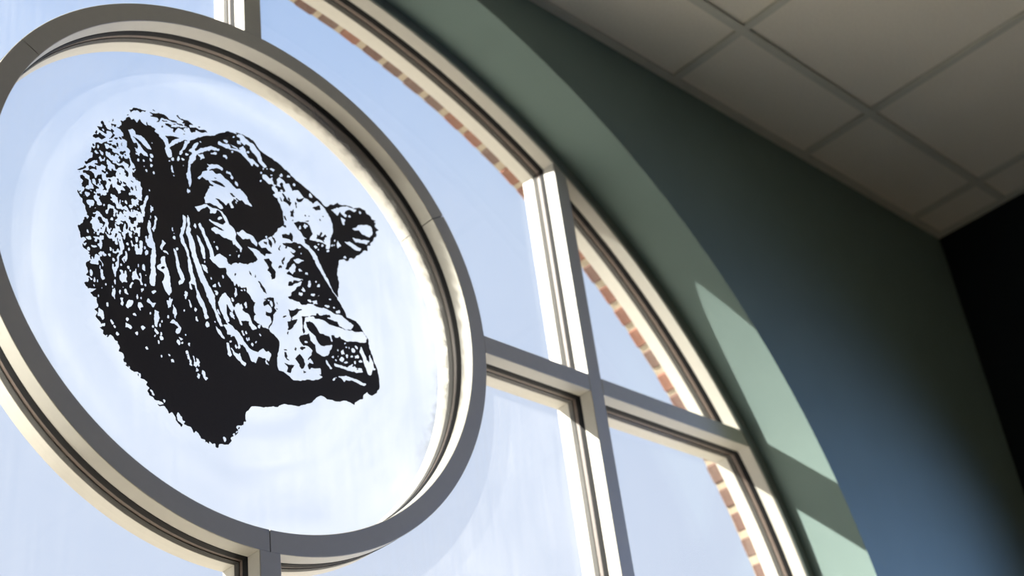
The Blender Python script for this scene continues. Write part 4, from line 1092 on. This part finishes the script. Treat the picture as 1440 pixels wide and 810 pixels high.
1:-197,323 -198,322 -198,321 -199,321 -199,322 -199,323 -198,323 -198,324 -197,323
1:-267,274 -268,273 -269,271 -270,272 -271,272 -271,274 -269,274 -268,276 -267,275
1:-139,293 -140,292 -141,291 -142,291 -143,291 -142,292 -141,294 -140,294 -139,293
1:-143,294 -146,293 -149,293 -152,292 -152,293 -155,294 -155,295 -151,296 -150,297 -147,296 -145,296 -142,296
1:-333,216 -328,213 -323,219 -323,227 -316,228 -316,221 -308,219 -299,218 -313,214 -322,216 -328,208
1:-342,190 -338,196 -331,198 -327,203 -315,198 -322,189 -329,192 -336,186
1:-305,236 -293,239 -296,230 -300,234 -302,229
1:-287,208 -290,205 -291,203 -294,202 -296,202 -299,201 -297,204 -297,205 -294,207 -292,207 -288,210 -288,208
1:-330,176 -330,175 -332,175 -334,174 -334,175 -333,176 -333,178 -331,178 -330,178
1:-299,245 -300,244 -300,240 -301,242 -302,242 -303,244 -301,246 -301,249 -300,250 -300,249 -298,250 -299,247
1:-308,239 -308,238 -310,237 -310,238 -312,237 -310,239 -310,239 -309,240 -309,239
1:-297,198 -301,195 -302,193 -305,191 -307,190 -311,188 -308,191 -309,191 -306,194 -303,195 -298,199 -299,197
1:-280,196 -280,194 -281,191 -281,194 -282,192 -282,195 -282,197 -282,200 -281,199 -281,201 -280,200 -281,197
1:-275,214 -276,211 -277,212 -278,207 -279,212 -280,213 -281,216 -279,217 -279,223 -277,221 -277,219 -275,219
1:-343,162 -339,161 -334,166 -334,159 -337,153 -345,148 -342,155
1:-305,186 -297,188 -290,187 -292,181 -300,180
1:-318,172 -309,173 -306,178 -299,173 -307,163 -314,166 -319,162
1:-356,123 -351,124 -349,132 -343,136 -338,145 -326,155 -321,153 -311,156 -315,150 -320,143 -325,150 -332,136 -344,127 -352,116
1:-371,98 -361,106 -355,116 -351,113 -358,103 -365,97
1:-281,178 -273,184 -271,179 -276,175 -279,175
1:-292,154 -286,152 -280,161 -277,171 -274,165 -263,167 -276,156 -282,150 -289,149
1:-348,113 -345,118 -332,118 -335,113 -341,112 -347,106
1:-334,126 -327,131 -318,133 -323,125 -329,124
1:-304,146 -298,151 -299,145 -301,140
1:-292,139 -282,146 -281,141 -286,138
1:-313,122 -310,132 -307,124 -313,113 -316,112 -311,120
1:-309,109 -300,116 -297,128 -289,130 -295,116 -301,107 -305,107
1:-347,99 -343,107 -336,104 -334,93 -340,87 -345,92 -343,97
1:-333,94 -328,102 -320,108 -319,103 -324,94
1:-354,86 -357,86 -359,86 -362,85 -362,87 -364,89 -364,90 -360,90 -359,92 -357,90 -356,89 -353,88
1:-282,126 -282,124 -282,121 -283,124 -283,123 -284,125 -283,127 -284,130 -283,129 -282,131 -282,131 -282,127
1:-266,131 -269,128 -269,127 -271,125 -272,126 -275,124 -274,125 -272,127 -272,128 -270,129 -268,131 -267,131
1:-278,106 -278,105 -280,105 -281,106 -284,106 -282,107 -283,108 -282,109 -280,108 -278,109 -278,107 -277,107
1:-268,118 -268,115 -269,115 -270,116 -270,118 -270,120 -269,122 -269,122 -268,120
1:-248,150 -252,148 -252,146 -255,145 -255,147 -258,146 -256,148 -256,150 -254,152 -253,151 -250,153 -249,151
1:-254,116 -256,116 -258,116 -259,116 -260,117 -262,118 -260,119 -259,119 -258,120 -257,118 -254,118 -254,117
1:-360,63 -357,76 -352,82 -347,81 -351,74 -349,71 -353,61 -357,64
1:-324,90 -316,94 -308,96 -313,84 -317,87 -321,84
1:-306,75 -303,88 -298,96 -294,86 -295,78 -301,71 -309,70
1:-345,64 -335,69 -328,76 -331,67 -335,62
1:-365,50 -361,54 -360,52 -363,49
1:-351,41 -344,48 -340,55 -333,60 -335,52 -337,44 -349,39
1:-292,83 -287,85 -284,75 -288,67 -290,72
1:-277,97 -268,105 -259,98 -262,91 -270,92
1:-274,78 -267,87 -262,84 -249,88 -248,80 -274,69
1:-317,60 -306,67 -297,64 -299,59 -315,52
1:-356,32 -349,42 -342,46 -336,58 -331,60 -337,48 -333,43 -344,41 -352,31
1:-322,44 -314,50 -311,61 -301,67 -302,58 -295,57 -297,51 -308,48 -315,43
1:-344,20 -334,28 -335,18 -328,28 -322,31 -331,17 -339,15
1:-359,-25 -358,-18 -353,-13 -352,-2 -347,1 -346,-6 -339,11 -335,12 -335,1 -340,-10 -344,-9 -349,-21 -354,-28
1:-314,14 -305,26 -302,38 -293,39 -293,27 -300,13 -307,12
1:-350,-38 -344,-32 -338,-35 -329,-28 -332,-25 -320,-22 -323,-17 -309,-6 -299,0 -306,-21 -310,-32 -320,-35 -332,-37 -341,-39 -348,-43
1:-352,-59 -345,-50 -338,-47 -331,-40 -330,-46 -337,-53 -345,-55
1:-341,-78 -333,-67 -337,-60 -328,-60 -323,-54 -314,-55 -305,-46 -298,-49 -300,-63 -316,-64 -322,-71 -330,-70 -336,-79
1:-334,-96 -320,-94 -313,-88 -297,-85 -301,-104 -289,-115 -255,-108 -241,-88 -231,-90 -228,-112 -341,-151 -329,-128 -344,-122 -335,-110 -338,-107
"""
BULL_FUR = "-335,220 -314,234 -288,231 -277,219 -270,197 -263,183 -263,166 -250,155 -253,139 -241,119 -244,82 -234,86 -237,46 -233,20 -227,-57 -226,-111 -226,-121 -325,-145 -342,-141 -341,-108 -339,-77 -351,-58 -359,-25 -352,1 -353,32 -364,52 -360,91 -368,99 -352,125 -343,153 -340,183"
BULL_FLECK = "-330,-1 -295,23 -279,67 -245,98 -224,101 -233,20 -227,-57 -219,-109 -240,-116 -325,-145 -338,-122 -328,-83 -322,-45"
def vnoise(x, z, seed):
    r = np.random.default_rng(seed).random((256, 256))
    xi, zi = np.floor(x).astype(int), np.floor(z).astype(int)
    fx, fz = x - xi, z - zi
    fx, fz = fx * fx * (3 - 2 * fx), fz * fz * (3 - 2 * fz)
    g = lambda a, b: r[b % 256, a % 256]
    return (g(xi, zi) * (1 - fx) + g(xi + 1, zi) * fx) * (1 - fz) + (g(xi, zi + 1) * (1 - fx) + g(xi + 1, zi + 1) * fx) * fz

def cut_mask():
    x0, z0, nx, nz, st = -400.0, -480.0, 800, 1100, 1.0
    X, Z = np.meshgrid(x0 + st * np.arange(nx), z0 + st * np.arange(nz))
    WX = X + 2.4 * (vnoise(X / 5.2, Z / 5.2, 1) - .5) + 1.3 * (vnoise(X / 2.4, Z / 2.4, 3) - .5)
    WZ = Z + 2.4 * (vnoise(X / 5.2, Z / 5.2, 2) - .5) + 1.3 * (vnoise(X / 2.4, Z / 2.4, 4) - .5)
    img = np.zeros(X.shape, bool)
    def read(s):
        return [tuple(float(q) for q in t.split(',')) for t in s.split()]
    def inside(p, x, z):
        m = np.zeros(x.shape, bool)
        for (xa, za), (xb, zb) in zip(p, p[1:] + p[:1]):
            if za != zb:
                m ^= ((za <= z) != (zb <= z)) & (x < xa + (z - za) * (xb - xa) / (zb - za))
        return m
    def window(p):
        px, pz = [a for a, b in p], [b for a, b in p]
        return np.s_[max(0, int((min(pz) - 4 - z0) / st)):max(0, int((max(pz) + 5 - z0) / st)),
                     max(0, int((min(px) - 4 - x0) / st)):max(0, int((max(px) + 5 - x0) / st))]
    for ln in BULL.strip().split('\n'):
        v, s = ln.split(':')
        p = read(s)
        w = window(p)
        img[w][inside(p, WX[w], WZ[w])] = v == '1'
    h = Z - .46 * (X + 380)           # height along the slanting neck
    p = read(BULL_FUR); w = window(p)
    n = vnoise(X[w] / 7.4 + .1 * Z[w] / 6, Z[w] / 8.4, 7) * .66 + vnoise(X[w] / 3.4, Z[w] / 4.6, 8) * .34
    th = np.interp(h[w], [-240, -174, -100, -40, 23, 106, 196], [.28, .32, .385, .43, .50, .605, .69])
    fx = WX[w] + 16 * (vnoise(X[w] / 11, Z[w] / 11, 21) - .5)
    fz = WZ[w] + 16 * (vnoise(X[w] / 11, Z[w] / 11, 22) - .5)
    img[w] |= inside(p, fx, fz) & (n > th)
    p = read(BULL_FLECK); w = window(p)
    n = vnoise(X[w] / 5.2, Z[w] / 13, 17) * .6 + vnoise(X[w] / 3.2, Z[w] / 6.5, 18) * .4
    th = np.interp(h[w], [-210, -170, -110, -60, 0, 40], [.74, .65, .60, .585, .60, .68])
    img[w] &= ~(inside(p, WX[w], WZ[w]) & (n > th))
    f = img.astype(float)
    b = f.copy()
    b[1:-1, 1:-1] = (4 * f[1:-1, 1:-1] + 2 * (f[:-2, 1:-1] + f[2:, 1:-1] + f[1:-1, :-2] + f[1:-1, 2:]) + f[:-2, :-2] + f[:-2, 2:] + f[2:, :-2] + f[2:, 2:]) / 16
    b[0] = b[-1] = 0
    b[:, 0] = b[:, -1] = 0
    return b, x0, z0, st

def decal_mesh(y):
    f, x0, z0, st = cut_mask()
    on = f > .5
    code = on[:-1, :-1] * 1 + on[:-1, 1:] * 2 + on[1:, 1:] * 4 + on[1:, :-1] * 8
    verts, faces, nv = [], [], 0
    full = code == 15                 # whole cells, joined into runs
    pad = np.pad(full, ((0, 0), (1, 1))).astype(int)
    d = np.diff(pad, axis=1)
    rs, cs = np.nonzero(d == 1)
    re_, ce_ = np.nonzero(d == -1)
    q = np.stack([np.stack([cs, rs], 1), np.stack([ce_, rs], 1), np.stack([ce_, rs + 1], 1), np.stack([cs, rs + 1], 1)], 1).astype(float)
    verts.append(q.reshape(-1, 2)); faces += np.arange(len(q) * 4).reshape(-1, 4).tolist(); nv += len(q) * 4
    C = [(0, 0), (1, 0), (1, 1), (0, 1)]
    for k in range(1, 15):
        r, c = np.nonzero(code == k)
        if not len(r):
            continue
        val = [f[r + b, c + a] for a, b in C]
        pts = []
        for i in range(4):
            j = (i + 1) % 4
            ai, aj = bool(k >> i & 1), bool(k >> j & 1)
            if ai:
                pts.append(np.stack([c + C[i][0], r + C[i][1]], 1).astype(float))
            if ai != aj:
                t = (.5 - val[i]) / (val[j] - val[i])
                pts.append(np.stack([c + C[i][0] + t * (C[j][0] - C[i][0]), r + C[i][1] + t * (C[j][1] - C[i][1])], 1))
        q = np.stack(pts, 1)
        m = q.shape[1]
        verts.append(q.reshape(-1, 2)); faces += (nv + np.arange(len(q) * m).reshape(-1, m)).tolist(); nv += len(q) * m
    V = np.concatenate(verts)
    P = np.stack([(x0 + V[:, 0] * st) / 1000, np.full(len(V), y), (z0 + V[:, 1] * st) / 1000], 1)
    me = bpy.data.meshes.new('bull_head_decal')
    me.from_pydata(P.tolist(), [], faces)
    me.update()
    return me
dec = link('bull_head_decal', decal_mesh(G0 - .0006), M_VINYL)
tag(dec, 'black cut vinyl picture of a bull head facing right on the round pane', 'decal')
